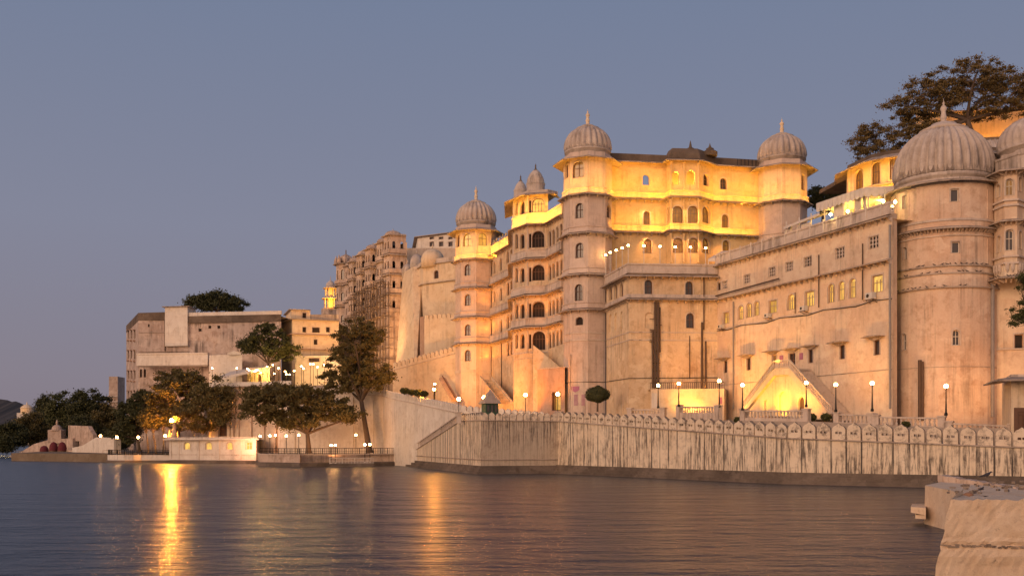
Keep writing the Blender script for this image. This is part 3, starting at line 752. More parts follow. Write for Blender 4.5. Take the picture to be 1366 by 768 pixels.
mb = MB().prism([DW1 - (DW1 - DW0) * 0 + Vector((.6, .2)), DW0 + Vector((.6, .2)), DW0 + bk, DW1 + bk], 8, zT + .4); build('inner_block', mb, 'ochre', wg)
mb = MB().prism([BY[0], BY[1], BY[2], BY[3], BY[3] + Vector((1.6, 1.5)), BY[0] + Vector((2.6, 0))], zK - .1, zK + .5); build('kiosk_roof', mb, 'dome', wg)
for (px, Y, rr, h) in ((714.5, 164.2, 12.2, 3.9), (694.5, 168.5, 9.0, 3.2)):
    q = XY(px, Y); r_ = rr / F * Y
    m_ = MB().lathe((q.x, q.y, zK + .4), [(r_, 0), (r_, 1.4), (r_ * 1.04, 1.45), (r_ * 1.04, 1.7), (r_ * .98, 1.75), (r_ * .9, h * .62), (r_ * .66, h * .82), (r_ * .33, h * .96), (.02, h * 1.02)], 16)
    d_ = build('kiosk_dome', m_, 'dome', wg)
    m_ = MB().lathe((q.x, q.y, zK + .4 + h), finial_prof(.28, 1.1), 10); build('finial', m_, 'dark', d_)
build('rear_kiosk_wall', MB().prism([XY(686.5, 172), XY(703, 168.8), XY(703, 172), XY(687, 175)], zT, zK + .4), 'cream', wg)
# parapet urns along the roof between tower 3 and the kiosk
mb = MB()
for px in (657, 661, 665, 669, 673, 677):
    q = wD(wD.u(px), 0, .3); mb.lathe((q.x, q.y, zT + 1.6), [(.28, 0), (.3, .5), (.12, .75), (.2, .95), (.02, 1.3)], 8)
build('roof_finial', mb, 'eave', wg)
# flight buttresses and lower blocks at the wing's foot
fl = thing('outside_stair', 'steep masonry stair descending right from the great arch of the kiosk bay', 'stair', (6, 158, 8))
def flight(par, a, b, wid, zb_, mat='ochre', side=Vector((0, -1))):
    """solid stair block from top point a to bottom point b (3D), wid deep towards the camera, steps on top"""
    mb = MB(); n = 16; a = Vector(a); b = Vector(b); s_ = Vector((side.x, side.y, 0)) * wid
    d = (b - a)
    for i in range(n):
        p = a + d * (i / n); q = a + d * ((i + 1) / n)
        x = [p, Vector((q.x, q.y, p.z)), Vector((q.x, q.y, p.z)) + s_, p + s_]
        mb.prism([v[:2] for v in x], zb_, p.z)
    build('steps', mb, mat, par)
    for k in (0, 1):
        m2 = MB(); o = s_ * k
        p0, p1_ = a + o, b + o; t = Vector((side.x, side.y, 0)) * (.22 if k else -.22)
        pts = [(p0, zb_), (p1_, zb_), (p1_, p1_.z + .75), (p0, p0.z + .75)]
        for tt in (Vector((0, 0, 0)), t): m2.poly([(p.x + tt.x, p.y + tt.y, z_) for p, z_ in pts])
        for i in range(4):
            (p, za), (q, zb2) = pts[i], pts[(i + 1) % 4]; m2.poly([(p.x, p.y, za), (q.x, q.y, zb2), (q.x + t.x, q.y + t.y, zb2), (p.x + t.x, p.y + t.y, za)])
        build('side_wall', m2, mat, par)
flight(fl, P(711, 468, 160.6), P(746, 497, 156.5), 1.9, 8)
fl2 = thing('outside_stair', 'short masonry stair at the wing foot, left of the orange lit bay', 'stair', (-2, 176, 8))
flight(fl2, P(655, 507, 184), P(683, 541, 168), 1.9, 8, side=Vector((-.95, -.31)))
lb = thing('entrance_block', 'plain brown plastered gate block with a dark lit doorway beside the central tower', 'building', (6, 152, 7.5))
wb = Wall(XY(717, 154.5), XY(753.5, 150.0))
o = wb.op(742, 535, 12, 25, False); mb = MB(); facade(mb, wb, 7, wb.z(717, 493), [o], .6)
zt_ = wb.z(717, 493)
wb2 = Wall(XY(717, 154.5) + Vector((.5, 6)), XY(717, 154.5)); facade(mb, wb2, 7, zt_)
mb.poly([wb(0, zt_), wb(wb.len, zt_), wb(wb.len, zt_, 5), wb(0, zt_, 5)])
build('wall', mb, 'brown', lb); build('coping', MB().sweep([wb.A, wb.B], [(-.3, zt_), (.12, zt_), (.12, zt_ + .16), (-.3, zt_ + .16)]), 'trim', lb)
dr = build('doorway', MB().plate(wb, outline(o), [outline(o, .12)], .1, .3), 'wood', lb); build('pane', MB().plate(wb, outline(o), [], .58), 'glassw', dr, fix=False)
m2 = MB().plate(wb, [(wb.u(739), 8.0), (wb.u(745), 8.0), (wb.u(745), Zy(530, 152)), (wb.u(742), Zy(527, 152)), (wb.u(739), Zy(530, 152))], [], .5, .55); build('fanlight', m2, 'lit2', dr)
# high orange buttress between the flights
bt = MB(); q = [XY(686, 165.6), XY(704, 161.0), XY(717, 160.5), XY(717, 163), XY(690, 169)]
band(wg, [BY[1], BY[2], BY[3]], Zy(471, 162), Zy(469, 162), .1); band(wg, [BY[1], BY[2], BY[3]], Zy(478, 162), Zy(477, 162), .07)
build('rain_pipe', MB().tube([sA(sA.u(652.6), 8, -.08), sA(sA.u(652.6), 22, -.08)], .09, 6).tube([sA(sA.u(669.5), 8, -.08), sA(sA.u(669.5), 22, -.08)], .09, 6), 'rust', wg)
# guard booth on the bastion
gb = thing('guard_booth', 'small green timber booth with a pointed tiled roof on the bastion corner', 'booth', (*XY(653.5, 136), 7.0))
q = XY(653.5, 136); build('cabin', MB().box((q.x, q.y, 8.1), (1.75, 1.75, 2.2), .35), 'green', gb)
mm = MB()
for k in (-1, 0, 1): mm.box((q.x + .3 + k * .5, q.y - .93 + k * .18, 8.5), (.32, .05, .9), .35)
build('window', mm, 'glass', gb)
build('roof', MB().lathe((q.x, q.y, 9.15), [(1.75, 0), (1.7, .1), (.9, .85), (.05, 1.9)], 4, a0=R(65)), 'eave', gb)
# ================================================================== CORNER BLOCK
bb = thing('palace_block', 'plain corner block with rooftop lamps and rusty downpipes, right of the tallest tower', 'palace building', (21, 140, 6))
B0, B1, B2 = Vector((27.88, 139)), XY(839, 138), XY(809, 148.3)
zBt, zB1, zB2 = 28.0, Zy(367, 138.3), Zy(398.5, 138.3)
wf = Wall(B1, B0); ws = Wall(B2, B1)
mb = MB(); sr = MB()
fo = [(865, 383, 10.5, 20, True, 'glass'), (919.2, 385, 10, 20, True, 'glass'), (865.7, 427, 10.5, 21, True, 'blind'), (920.5, 427.5, 10.5, 20, True, 'glass')]
so_ = [(814.5, 390.5, 3.8, 19, True, 'glass'), (821.8, 388.8, 3.8, 19, True, 'glass'), (829.4, 387, 4, 19, True, 'glass'), (814.5, 431, 3.8, 24, True, 'blind'), (821.8, 429, 3.8, 24, True, 'blind'), (829.4, 427, 4, 24, True, 'blind')]
for wl, lst in ((wf, fo), (ws, so_)):
    ops = []
    for (px, py, w_, h_, ar, pn) in lst:
        o = wl.op(px, py, w_, h_, ar); ops.append(o); surround(sr, wl, o, .12)
        if pn == 'blind': build('blind_arch', MB().plate(wl, outline(o), [], .18), 'ochre', bb, fix=False)
        else: window(bb, wl, o, .4, pn)
    facade(mb, wl, 5, zBt, ops, .4)
mb.poly([(p.x, p.y, zBt - .9) for p in (B0, B1, B2, B2 + Vector((8, 6)), B0 + Vector((2, 14)))])
build('wall', mb, 'ochre', bb)
pth = [B2, B1, B0]
ledge(bb, pth, zB1, 1.0, drop=.35); ledge(bb, pth, zB2, .8, drop=.25)
build('parapet', MB().sweep(pth, [(-.25, zB1 + .2), (.35, zB1 + .2), (.25, zBt - .2), (.38, zBt - .1), (.38, zBt + .1), (-.25, zBt + .1)]), 'trim', bb)
build('sill_band', MB().sweep(pth, [(-.02, zB2 + .1), (.3, zB2 + .1), (.2, zB2 + .6), (-.02, zB2 + .6)]), 'trim', bb)
for py in (443, 453.5): band(bb, pth, Zy(py, 138.3) - .1, Zy(py, 138.3) + .05, .07)
def pipe(px, ya, yb, wl=wf, r_=.13, d=-.2, mat='rust', par=bb):
    u = wl.u(px); return build('downpipe', MB().tube([wl(u, wl.z(px, yb), d), wl(u, wl.z(px, ya), d)], r_, 8), mat, par)
for px, ya, yb, r_ in ((873.5, 403, 517, .14), (877.5, 403, 517, .17), (870.3, 440, 517, .12), (880, 410, 470, .08), (936, 430, 518, .14), (941, 455, 518, .12), (938.5, 368, 440, .08), (919.5, 448, 505, .06)): pipe(px, ya, yb, r_=r_)
pv = []
for _ in range(9): pv.append(wf(wf.u(random.uniform(869, 879)), wf.z(870, random.uniform(410, 510)), -.25))
mb = MB()
for v in pv: mb.box(v, (.9, .12, .1))
build('pipe_clamp', mb, 'rust', bb)
build('cable', MB().tube([ws(0, ws.z(809, 509), -.05), ws(ws.len, ws.z(839, 504.5), -.05)], .05, 5).tube([wf(0, wf.z(839, 504.5), -.05), wf(wf.len, wf.z(957, 503.5), -.05)], .05, 5), 'iron', bb)
# low annex with railed roof at its foot
ax = thing('terrace_annex', 'low yellow lit annex with a railed flat roof in front of the corner block', 'building', (22, 135, 6))
a0, a1, a2 = XY(868, 135), XY(966, 133.5), XY(958, 139)
wa = Wall(a0, a1); za = Zy(518.5, 134.5); mb = MB(); facade(mb, wa, 5, za); wa2 = Wall(XY(868, 138.6), a0); facade(mb, wa2, 5, za); mb.poly([(a0.x, a0.y, za), (a1.x, a1.y, za), (a1.x + .6, 139.5, za), (a0.x, 139.5, za)])
wa3 = Wall(a1, a1 + Vector((2, 6))); facade(mb, wa3, 5, za)
build('wall', mb, 'cream', ax)
o = wa.op(870 + 3, 534, 7, 20, False); build('door', MB().plate(wa, outline(o), [], -.05, .01), 'white', ax)
o = wa.op(961, 534, 4.5, 9, False); build('notice', MB().plate(wa, outline(o), [], -.06, .01), 'pinkpaint', ax)
mb = MB().bar(wa(0, za + .85, .1), wa(wa.len, za + .85, .1), .1)
for i in range(36): mb.box(wa(wa.len * i / 35, za + .42, .1), (.06, .06, .85))
build('railing', mb, 'rust', ax)

# ================================================================== LONG RIGHT WING
A0, A1 = Vector((27.88, 139)), Vector((40.1, 108))
rwg = thing('palace_wing', 'long right wing with yellow lit windows, jali vents and a row of hooded openings', 'palace building', (34, 123, 5))
wr = Wall(A0, A1); zP, zLo = 28.4, 23.4; zU = Zy(355, 139)
mb = MB(); sr = MB(); ops = []
lst = [(968.7, 424, 7, 15, 0, 'lit2', 1), (988.4, 417, 6.8, 18, 1, 'lit', 2), (999.4, 414, 6.8, 18.5, 1, 'lit', 2), (1009.4, 411.5, 7, 19, 1, 'lit', 2), (1031, 409, 11, 17, 0, 'lit2', 1), (1055.6, 402.5, 10, 21, 1, 'lit', 3), (1080.3, 398.5, 12, 20, 0, 'lit', 2),
       (1108.7, 391, 8.4, 25, 1, 'lit', 2), (1122.8, 387.7, 8.8, 25.5, 1, 'lit', 2), (1137.5, 384.3, 9, 26, 1, 'lit', 2), (1170.6, 378.4, 14.5, 23, 0, 'lit', 2),
       (968, 489, 4.5, 16, 0, 'glass', 0), (999, 485.3, 5, 16.5, 0, 'glass', 0), (1033, 481.5, 5.5, 17, 0, 'glassw', 0), (1057, 482, 8.5, 22, 0, 'glass', 1), (1081.5, 475, 6, 17.5, 0, 'glass', 0), (1123.7, 469.3, 7, 18.5, 0, 'glass', 0), (1170, 463.3, 7.5, 20, 0, 'glass', 0),
       (959.5, 382, 4, 10, 0, 'glass', 0)]
for (px, py, w_, h_, ar, pn, ml) in lst:
    o = wr.op(px, py, w_, h_, bool(ar)); ops.append(o); window(rwg, wr, o, .25, pn, 'brown' if pn != 'glass' else 'wood', mull=ml); surround(sr, wr, o, .12, .06)
jal = [(967, 380, 6, 10), (996.5, 372, 8, 11), (1030, 362.5, 8.5, 12), (1053, 355.5, 9, 12), (1077.5, 349, 9.5, 12.5), (1120.6, 337.3, 11.5, 14), (1165.5, 323, 13, 16)]
for (px, py, w_, h_) in jal:
    o = wr.op(px, py, w_, h_, False); ops.append(o)
    g = MB(); u, v0, w2, h2 = o['u'] - o['w'] / 2, o['v0'], o['w'], o['h']; holes = []
    for i in range(3):
        for j in range(3):
            cx, cz_ = u + w2 * (i + .5) / 3, v0 + h2 * (j + .5) / 3; rr = w2 / 7.5
            holes.append([(cx + rr * math.cos(a), cz_ + rr * math.sin(a)) for a in [math.pi / 4 * k for k in range(8)]])
    g.plate(wr, outline(o), holes, .08, .2); gj = build('jali_screen', g, 'trim', rwg); build('pane', MB().plate(wr, outline(o), [], .38), 'void', gj, fix=False); sm_ = MB(); surround_(sm_, wr, o, .1); build('surround', sm_, 'trim', gj); surround(sr, wr, o, .1, .05)
facade(mb, wr, 4, zP, ops, .4)
mb.poly([wr(0, zP - .8), wr(wr.len, zP - .8), wr(wr.len, zP - .8, 14), wr(0, zP - .8, 14)])
facade(mb, Wall(A1, (40.95, 108.9)), 4, zP - .1); build('wall', mb, 'pink', rwg)
ledge(rwg, [A0, A1], zU, .75, drop=.2); ledge(rwg, [A0, A1], zLo, .8, drop=.25)
build('parapet', MB().sweep([A0, A1], [(-.25, zU + .15), (.4, zU + .15), (.3, zU + 1.2), (.4, zU + 1.3), (.4, zU + 1.5), (-.25, zU + 1.5)]), 'trim', rwg)
mb = MB()
for i in range(14):
    u = wr.len * (i + .5) / 14; mb.plate(wr, [(u - .06, zU + .2), (u + .06, zU + .2), (u + .06, zU + 1.7), (u - .06, zU + 1.7)], [], -.45, -.33)
build('parapet_pier', mb, 'white', rwg)
band(rwg, [A0, A1], Zy(514, 139) - .06, Zy(514, 139) + .04, .05, mat='eave'); band(rwg, [A0, A1], Zy(430 + 11, 139), Zy(440, 139), .06)
build('cable', MB().tube([wr(wr.len * i / 12, 19.15 - .12 * math.sin(i * 2.1) * 1.4, -.07) for i in range(13)], .05, 5), 'iron', rwg)
for px, ya, yb, r_ in ((979.5, 402, 545, .1), (1093.5, 340, 410, .07), (1152, 325, 400, .07), (1188.5, 300, 545, .12), (1062, 390, 418, .05)):
    pipe(px, ya, yb, wr, r_, -.15, 'greypipe' if r_ > .09 else 'rust', rwg)
build('rusty_conduit', MB().tube([wr(wr.u(957), 23.85, -.35), wr(wr.u(1042), 24.1, -.35)], .09, 6), 'rust', rwg)
# hoods over the lower openings
for px, py, w_ in ((965, 478.5, 17), (996.5, 474.5, 18), (1030, 469.5, 19), (1056, 466, 22), (1081, 462.2, 20), (1119.5, 457.5, 24), (1166.5, 450, 26)):
    u = wr.u(px + 2); hw = abs(wr.u(px + w_ / 2) - wr.u(px - w_ / 2)) / 2; z_ = wr.z(px, py)
    m_ = MB(); m_.plate(lambda a, v, d: wr(u + a, z_ + v, d), [(-hw, 0), (hw, 0), (hw * .75, .1), (0, .18), (-hw * .75, .1)], [], -.9, .02)
    m_.plate(lambda a, v, d: wr(u + a, z_ + v, d), [(-hw * .2, -.35), (hw * .2, -.35), (hw * .75, 0), (-hw * .75, 0)], [], -.3, .02)
    build('window_hood', m_, 'eave', rwg)
for px, py in ((1042.5, 478.5), (1069, 475)):
    o = wr.op(px, py, 4.5, 9, False); build('notice', MB().plate(wr, outline(o), [], -.06, .01), 'pinkpaint', rwg)
# air conditioners
acs = [(966, 436, .72), (1028.5, 421.5, .72), (1076.5, 412, .8), (1166, 395.5, 1.0)]
for i, (px, py, sc_) in enumerate(acs):
    u = wr.u(px); v = wr.z(px, py); c = wr(u, v, -.45)
    t = thing('air_conditioner', ['white air conditioner under the leftmost lit window of the long wing', 'white air conditioner under the rectangular window right of the left window trio', 'white air conditioner under the rectangular window right of the single arched window', 'large white air conditioner below the rightmost lit window beside the round tower'][i], 'air conditioner', c, 'air conditioners on the long wing')
    mp = lambda a, b, d: wr(u + a, v + b, d)
    build('casing', MB().plate(mp, [(-.55 * sc_, -.3 * sc_), (.55 * sc_, -.3 * sc_), (.55 * sc_, .4 * sc_), (-.55 * sc_, .4 * sc_)], [], -.75, -.2), 'pale', t)
    build('fan_grille', MB().plate(mp, [(-.15 + .2 * sc_ * math.cos(a), .05 + .2 * sc_ * math.sin(a)) for a in [math.pi / 8 * k for k in range(16)]], [], -.78, -.74), 'iron', t)
    m_ = MB().bar(mp(-.8 * sc_, -.38 * sc_, -.75), mp(.8 * sc_, -.38 * sc_, -.75), .06)
    for a in (-.5, .5): m_.bar(mp(a * sc_, -.38 * sc_, -.75), mp(a * sc_, -.7 * sc_, .0), .05)
    build('bracket', m_, 'rust', t)
# ================================================================== YELLOW STAIR PORTAL in front of the wing
sp_ = thing('stair_portal', 'double flight of outside steps over a brightly lit yellow arched recess', 'stair', (31, 121, 6))
off = Vector((wr.out.x, wr.out.y)) * 3.2
po = Wall(A0 + off, A1 + off)
def pv_(px, py): return (po.u(px), po.z(px, py))
wing_poly = [pv_(991, 552), pv_(1107, 560), pv_(1107, 553), pv_(1052.5, 491), pv_(1031, 492.5), pv_(991, 545)]
arch = po.op(1040.5, 539, 10, 34); arch2 = po.op(1018, 543, 5, 20); arch3 = po.op(1065, 541, 8, 24)
ins = [pv_(995, 552), pv_(1098, 558), pv_(1098, 552), pv_(1051.5, 499.5), pv_(1032.5, 500.5), (pv_(995, 547))]
m_ = MB().plate(po, wing_poly, [ins], 0, .22); build('arch_surround', m_, 'cream', sp_)
m_ = MB().plate(po, ins, [outline(arch), outline(arch2), outline(arch3)], .4, .7, back=False, rim=False)
for i in range(len(ins)): a, b = ins[i], ins[(i + 1) % len(ins)]; m_.poly([po(*a, .22), po(*b, .22), po(*b, .4), po(*a, .4)])
build('recess_wall', m_, 'cream', sp_)
build('niche', MB().plate(po, outline(arch), [], .66).plate(po, outline(arch2), [], .66), 'cream', sp_, fix=False)
build('doorway', MB().plate(po, outline(arch3), [], .66), 'wood', sp_, fix=False)
for (A_, B_, n_) in ((pv_(1052.5, 491), pv_(1107, 553), 20), (pv_(1031, 492.5), pv_(991, 545), 16)):
    m_ = MB()
    for i in range(n_):
        t0, t1 = i / n_, (i + 1) / n_; u0_, u1_ = lerp(A_[0], B_[0], t0), lerp(A_[0], B_[0], t1); zt2 = lerp(A_[1], B_[1], t1)
        m_.plate(po, [(u0_, zt2 - .6), (u1_, zt2 - .6), (u1_, zt2), (u0_, zt2)], [], .72, 3.1)
    build('steps', m_, 'trim', sp_)
m_ = MB().plate(po, [(pv_(1031, 492)[0], pv_(1031, 492)[1] - .3), (pv_(1052.5, 491)[0], pv_(1031, 492)[1] - .3), pv_(1052.5, 491), pv_(1031, 492.5)], [], .5, 3.15); build('landing', m_, 'trim', sp_)
for nm, (A_, B_, n_) in (('right', (pv_(1052.5, 489), pv_(1108, 551), 26)), ('left', (pv_(1031, 490.5), pv_(991, 543), 20)), ('top', (pv_(1031, 490), pv_(1053, 488.5), 8))):
    m_ = MB().bar(po(A_[0], A_[1] + .75, .1), po(B_[0], B_[1] + .75, .1), .2, .14)
    m_.bar(po(A_[0], A_[1] - .05, .1), po(B_[0], B_[1] - .05, .1), .3, .12); build('handrail', m_, 'trim', sp_)
    m_ = MB()
    for i in range(n_ + 1): t = i / n_; m_.lathe(tuple(po(lerp(A_[0], B_[0], t), lerp(A_[1], B_[1], t), .1)), [(.07, -.05), (.11, .2), (.05, .5), (.08, .75)], 6)
    o_ = build('baluster_row', m_, 'trim', sp_)
# ================================================================== BALUSTRADE on the promenade edge
def balustrade(label, A, B, z0, z1, h=.95, pitch=.42, pier=True):
    wl = Wall(A, B); t = thing('balustrade', label, 'balustrade', (A[0], A[1], z0), 'balustrades along the promenade')
    mp = lambda u, v, d: wl(u, lerp(z0, z1, u / wl.len) + v, d)
    m_ = MB()
    for (a, b, d0, d1) in ((-1.2, .12, -.05, .35), (h - .16, h, -.04, .34)):
        m_.plate(mp, [(0, a), (wl.len, a), (wl.len, b), (0, b)], [], d0, d1)
    build('rail', m_, 'trim', t)
    m_ = MB(); n = max(2, int(wl.len / pitch)); n = min(n, 60)
    for i in range(n):
        u = wl.len * (i + .5) / n; q = mp(u, .12, .15); m_.lathe(tuple(q), [(.1, 0), (.13, .12), (.06, .35), (.1, .5), (.09, h - .28)], 7)
    build('baluster_row', m_, 'trim', t)
    if pier:
        for u in (0, wl.len): 
            m_ = MB(); q = mp(u, 0, .15); m_.box((q.x, q.y, q.z - .1), (.62, .62, h * 2 + .3), math.atan2(wl.d.y, wl.d.x)); m_.box((q.x, q.y, q.z + h + .1), (.78, .78, .14), math.atan2(wl.d.y, wl.d.x)); build('pier', m_, 'trim', t)
    return t
def bp(px, Y): return XY(px, Y)
balustrade('short balustrade in front of the lit annex, left of the yellow stair portal', bp(905, 123), bp(957, 117), Zy(551, 123), Zy(552, 117), .85)
balustrade('balustrade directly in front of the yellow lit stair recess', bp(991, 112.3), bp(1075, 106), Zy(558.5, 112.3), Zy(559, 106))
balustrade('balustrade between the foot of the stair portal and the second lamp right of it', bp(1116, 103.6), bp(1162, 100.4), Zy(564, 103.6), Zy(566, 100.4))
balustrade('balustrade crossing the foot of the round tower on its left', bp(1168, 100), bp(1256, 96.6), Zy(568, 100), Zy(570, 96.6))
balustrade('rightmost balustrade, between the round tower lamp and the lakeside gate kiosk', bp(1266, 96.2), bp(1350, 93.2), Zy(577, 96.2), Zy(581, 93.2))
balustrade('far low balustrade in front of the white annex door', bp(840, 128), bp(884, 125.5), Zy(553, 128), Zy(552.5, 125.5), .7)
# ================================================================== ROUND TOWER
RX, RY, RR = 47.2, 112.0, 5.45
rt = thing('round_tower', 'massive round tower with weathered pink plaster and broad ribbed dome, right of the long wing', 'palace tower', (RX, RY, 4.5))
YF = RY - RR
zr = lambda py: Zy(py, YF - .2)
NF = 32
rp = oct(RX, RY, RR, NF); rp = [Vector((RX + RR * math.cos(math.atan2(-RY, -RX) + 2 * math.pi * (k + .5) / NF), RY + RR * math.sin(math.atan2(-RY, -RX) + 2 * math.pi * (k + .5) / NF))) for k in range(NF)]
rtw = [(1275, 330, 10.5, 15, 0, 'glass'), (1207.3, 338, 5, 16, 0, 'glass'), (1273.5, 260.5, 11, 17, 0, 'glass'), (1206, 270, 4.5, 17, 0, 'glass'), (1280.5, 450, 10, 21, 1, 'glass'), (1206.3, 456, 5.5, 22, 1, 'glass')]
mb = MB(); sr = MB(); mp_ = MB(); used = 0
for k in range(NF):
    wl = Wall(rp[k], rp[(k + 1) % NF]); ops = []
    for (px, py, w_, h_, ar, pn) in rtw:
        m = (wl.A + wl.B) / 2
        if wl.out.dot(-m) < 0: continue
        u = wl.u(px)
        if 0 <= u < wl.len:
            o = wl.op(px, py, w_, h_, bool(ar)); o['w'] = min(o['w'], wl.len - .06); o['u'] = min(max(o['u'], o['w'] / 2 + .02), wl.len - o['w'] / 2 - .02)
            ops.append(o); window(rt, wl, o, .35, pn, 'white', mull=ar); surround(sr, wl, o, .12, .07)
    facade(mb, wl, 4, zr(243), ops, .35)
    if k % 3 == 1:
        for (a, b) in ((zr(350), zr(316)), (zr(289), zr(250))):
            w2 = Wall(rp[k], rp[(k + 1) % NF]); mp_.plate(w2, [(0, a), (.09, a), (.09, b), (0, b)], [], -.06, .01)
    if k % 3 != 1 or True:
        pass
build('wall', mb, 'round', rt); pass; build('panel_moulding', mp_, 'round', rt)
ledge(rt, rp, zr(238), .85, True, drop=.3, brk=False)
ledge(rt, rp, zr(301), .75, True, drop=.3)
for py, ot in ((352, .22), (362, .14), (381, .28)): band(rt, rp, zr(py + 2), zr(py), ot, True, 'eave')
band(rt, rp, zr(293), zr(290), .12, True); band(rt, rp, zr(313.5), zr(312), .12, True); band(rt, rp, zr(489), zr(488.3), .04, True, 'eave')
build('dome_drum', MB().lathe((RX, RY, zr(243)), [(RR * .97, 0), (RR * .97, .7), (0, .7)], 48), 'dome', rt, smooth=False)
dz_ = zr(240); dh_ = Zy(169, RY) - dz_; add_dome(rt, (RX, RY, dz_), RR * .905, dh_, Zy(131, RY) - Zy(169, RY) + dh_ * .03, 34, frr=.15, fin='dome')
mb = MB(); a_ = Wall(rp[15], rp[16])
u = 0
def rpipe(px, ya, yb, r_, mat, d=.25):
    ang = None
    ray = Vector(((px - 683) / F, 1)); # intersect with circle radius RR+d
    a = ray.dot(ray); b = -2 * ray.dot(Vector((RX, RY))); c = RX * RX + RY * RY - (RR + d) ** 2; t = (-b - math.sqrt(max(0, b * b - 4 * a * c))) / (2 * a)
    x, y = ray.x * t, ray.y * t
    return build('downpipe', MB().tube([(x, y, Zy(yb, y)), (x, y, Zy(ya, y))], r_, 8), mat, rt)
rpipe(1227, 480, 560, .20, 'rust'); rpipe(1230.5, 482, 560, .14, 'rust'); rpipe(1324, 378, 556, .2, 'greypipe', .1)
# ================================================================== RIGHT END BLOCK with oriel bays
eb = thing('palace_block', 'pink end block with stacked oriel bays and half dome at the right edge', 'palace building', (54, 108, 5))
E = [XY(1322, 112), XY(1326.5, 107.5), XY(1340, 105.6), XY(1357, 105.2), XY(1366, 106.2), Vector((66, 104)), Vector((80, 100))]
ew = {1: [(1331.5, 255, 5, 17, 1, 'glass')], 2: [(1346.5, 249.5, 10.5, 22, 1, 'glassw'), (1346.5, 320, 11, 28, 1, 'glass')], 3: [(1360.5, 246, 4, 19, 1, 'glass'), (1361, 320, 4, 24, 1, 'glass')], 5: [], 4: [(1370, 245, 9, 20, 1, 'glass')]}
ew[1].append((1333, 326, 4.5, 22, 1, 'glass'))
mb = MB(); sr = MB()
for k in range(len(E) - 1):
    wl = Wall(E[k], E[k + 1]); ops = []
    for (px, py, w_, h_, ar, pn) in ew.get(k, []):
        o = wl.op(px, py, w_, h_, bool(ar))
        if o['u'] - o['w'] / 2 < .02 or o['u'] + o['w'] / 2 > wl.len - .02: continue
        ops.append(o); window(eb, wl, o, .4, pn, 'white'); surround(sr, wl, o, .1)
    facade(mb, wl, Zy(368, 105.6), Zy(228, 105.6), ops)
back = [E[0] + Vector((2, 10)), Vector((80, 110))]
low = [XY(1322, 112), XY(1324, 108.6), XY(1372, 107.4), Vector((80, 103))]
for k in range(3):
    wl = Wall(low[k], low[k + 1]); ops = []
    if k == 1:
        o = wl.op(1359, 456, 12, 21, False); ops = [o]; window(eb, wl, o, .3, 'void', 'brown', 0)
    facade(mb, wl, 4, Zy(366, 106), ops)
build('wall', mb, 'pink', eb); pass; 
ez = lambda py: Zy(py, 105.4)
EP = E[:6]
ledge(eb, EP, ez(226), .9, drop=.3); ledge(eb, EP, ez(293), .8, drop=.3); ledge(eb, EP, ez(369), .9, drop=.25)
for py in (275, 268, 343, 352): band(eb, EP, ez(py), ez(py - 2.5), .2, mat='trim')
mb = MB()
for k in range(1, 5):
    wl = Wall(E[k], E[k + 1])
    for j in range(max(1, int(wl.len / .5))): q = wl(.25 + j * .5, ez(357), -.1); mb.lathe(tuple(q), [(.02, -.5), (.16, -.2), (.2, .2), (.22, .45)], 6)
build('corbel_row', mb, 'trim', eb)
hc = (56.0, 108.2, ez(226) + .1)
build('attic', MB().lathe(hc, [(4.9, 0), (4.9, 1.3), (5.0, 1.4), (5.0, 1.6), (4.3, 1.65), (4.3, 2.1)], 10), 'dome', eb)
build('dome', MB().lathe((hc[0], hc[1], hc[2] + 2), dome_prof(4.2, 4.4), 112, 28, .07), 'dome', eb, smooth=True)
band(eb, [low[1], low[2], low[3]], Zy(466, 107.5), Zy(464, 107.5), .15)
# lean-to kiosk at the right frame edge
gk = thing('gate_kiosk', 'cream lakeside kiosk with broad grey eave and carved dark door, right edge', 'building', (48, 96, 4))
wk = Wall(XY(1349, 92), Vector((62, 87.5))); o = wk.op(1362, 572, 19, 62, False); o['h'] = min(o['h'], 4.0); mb = MB(); facade(mb, wk, 3, Zy(508, 92), [o], .3)
facade(mb, Wall(XY(1349, 92) + Vector((3, 8)), XY(1349, 92)), 3, Zy(508, 92)); build('wall', mb, 'cream', gk)
ledge(gk, [XY(1349, 92) + Vector((2, 6)), XY(1349, 92), Vector((62, 87.5))], Zy(504, 92), 1.6, drop=.35, brk=False)
build('roof', MB().prism([XY(1349, 92), Vector((62, 87.5)), Vector((64, 96)), XY(1349, 92) + Vector((3, 8))], Zy(508, 92), Zy(499, 92)), 'trim', gk)
dd = build('door', MB().plate(wk, outline(o), [outline(o, .35)], .05, .25), 'wood', gk)
m_ = MB(); u, v0, w2, h2 = o['u'] - o['w'] / 2, o['v0'], o['w'], o['h']; hol = []
q = dict(u=o['u'], w=w2 * .5, v0=v0 + h2 * .35, h=h2 * .5, arch=True)
m_.plate(wk, outline(o, .2), [outline(q)], .16, .3); m_.plate(wk, outline(q), [], .26)
build('carved_leaf', m_, 'wood', dd)
band(gk, [wk.A + Vector((-1.4, .8)), wk.A, wk.B], Zy(606, 91.5), Zy(602.5, 91.5), .5, mat='cream', name='plinth_moulding')
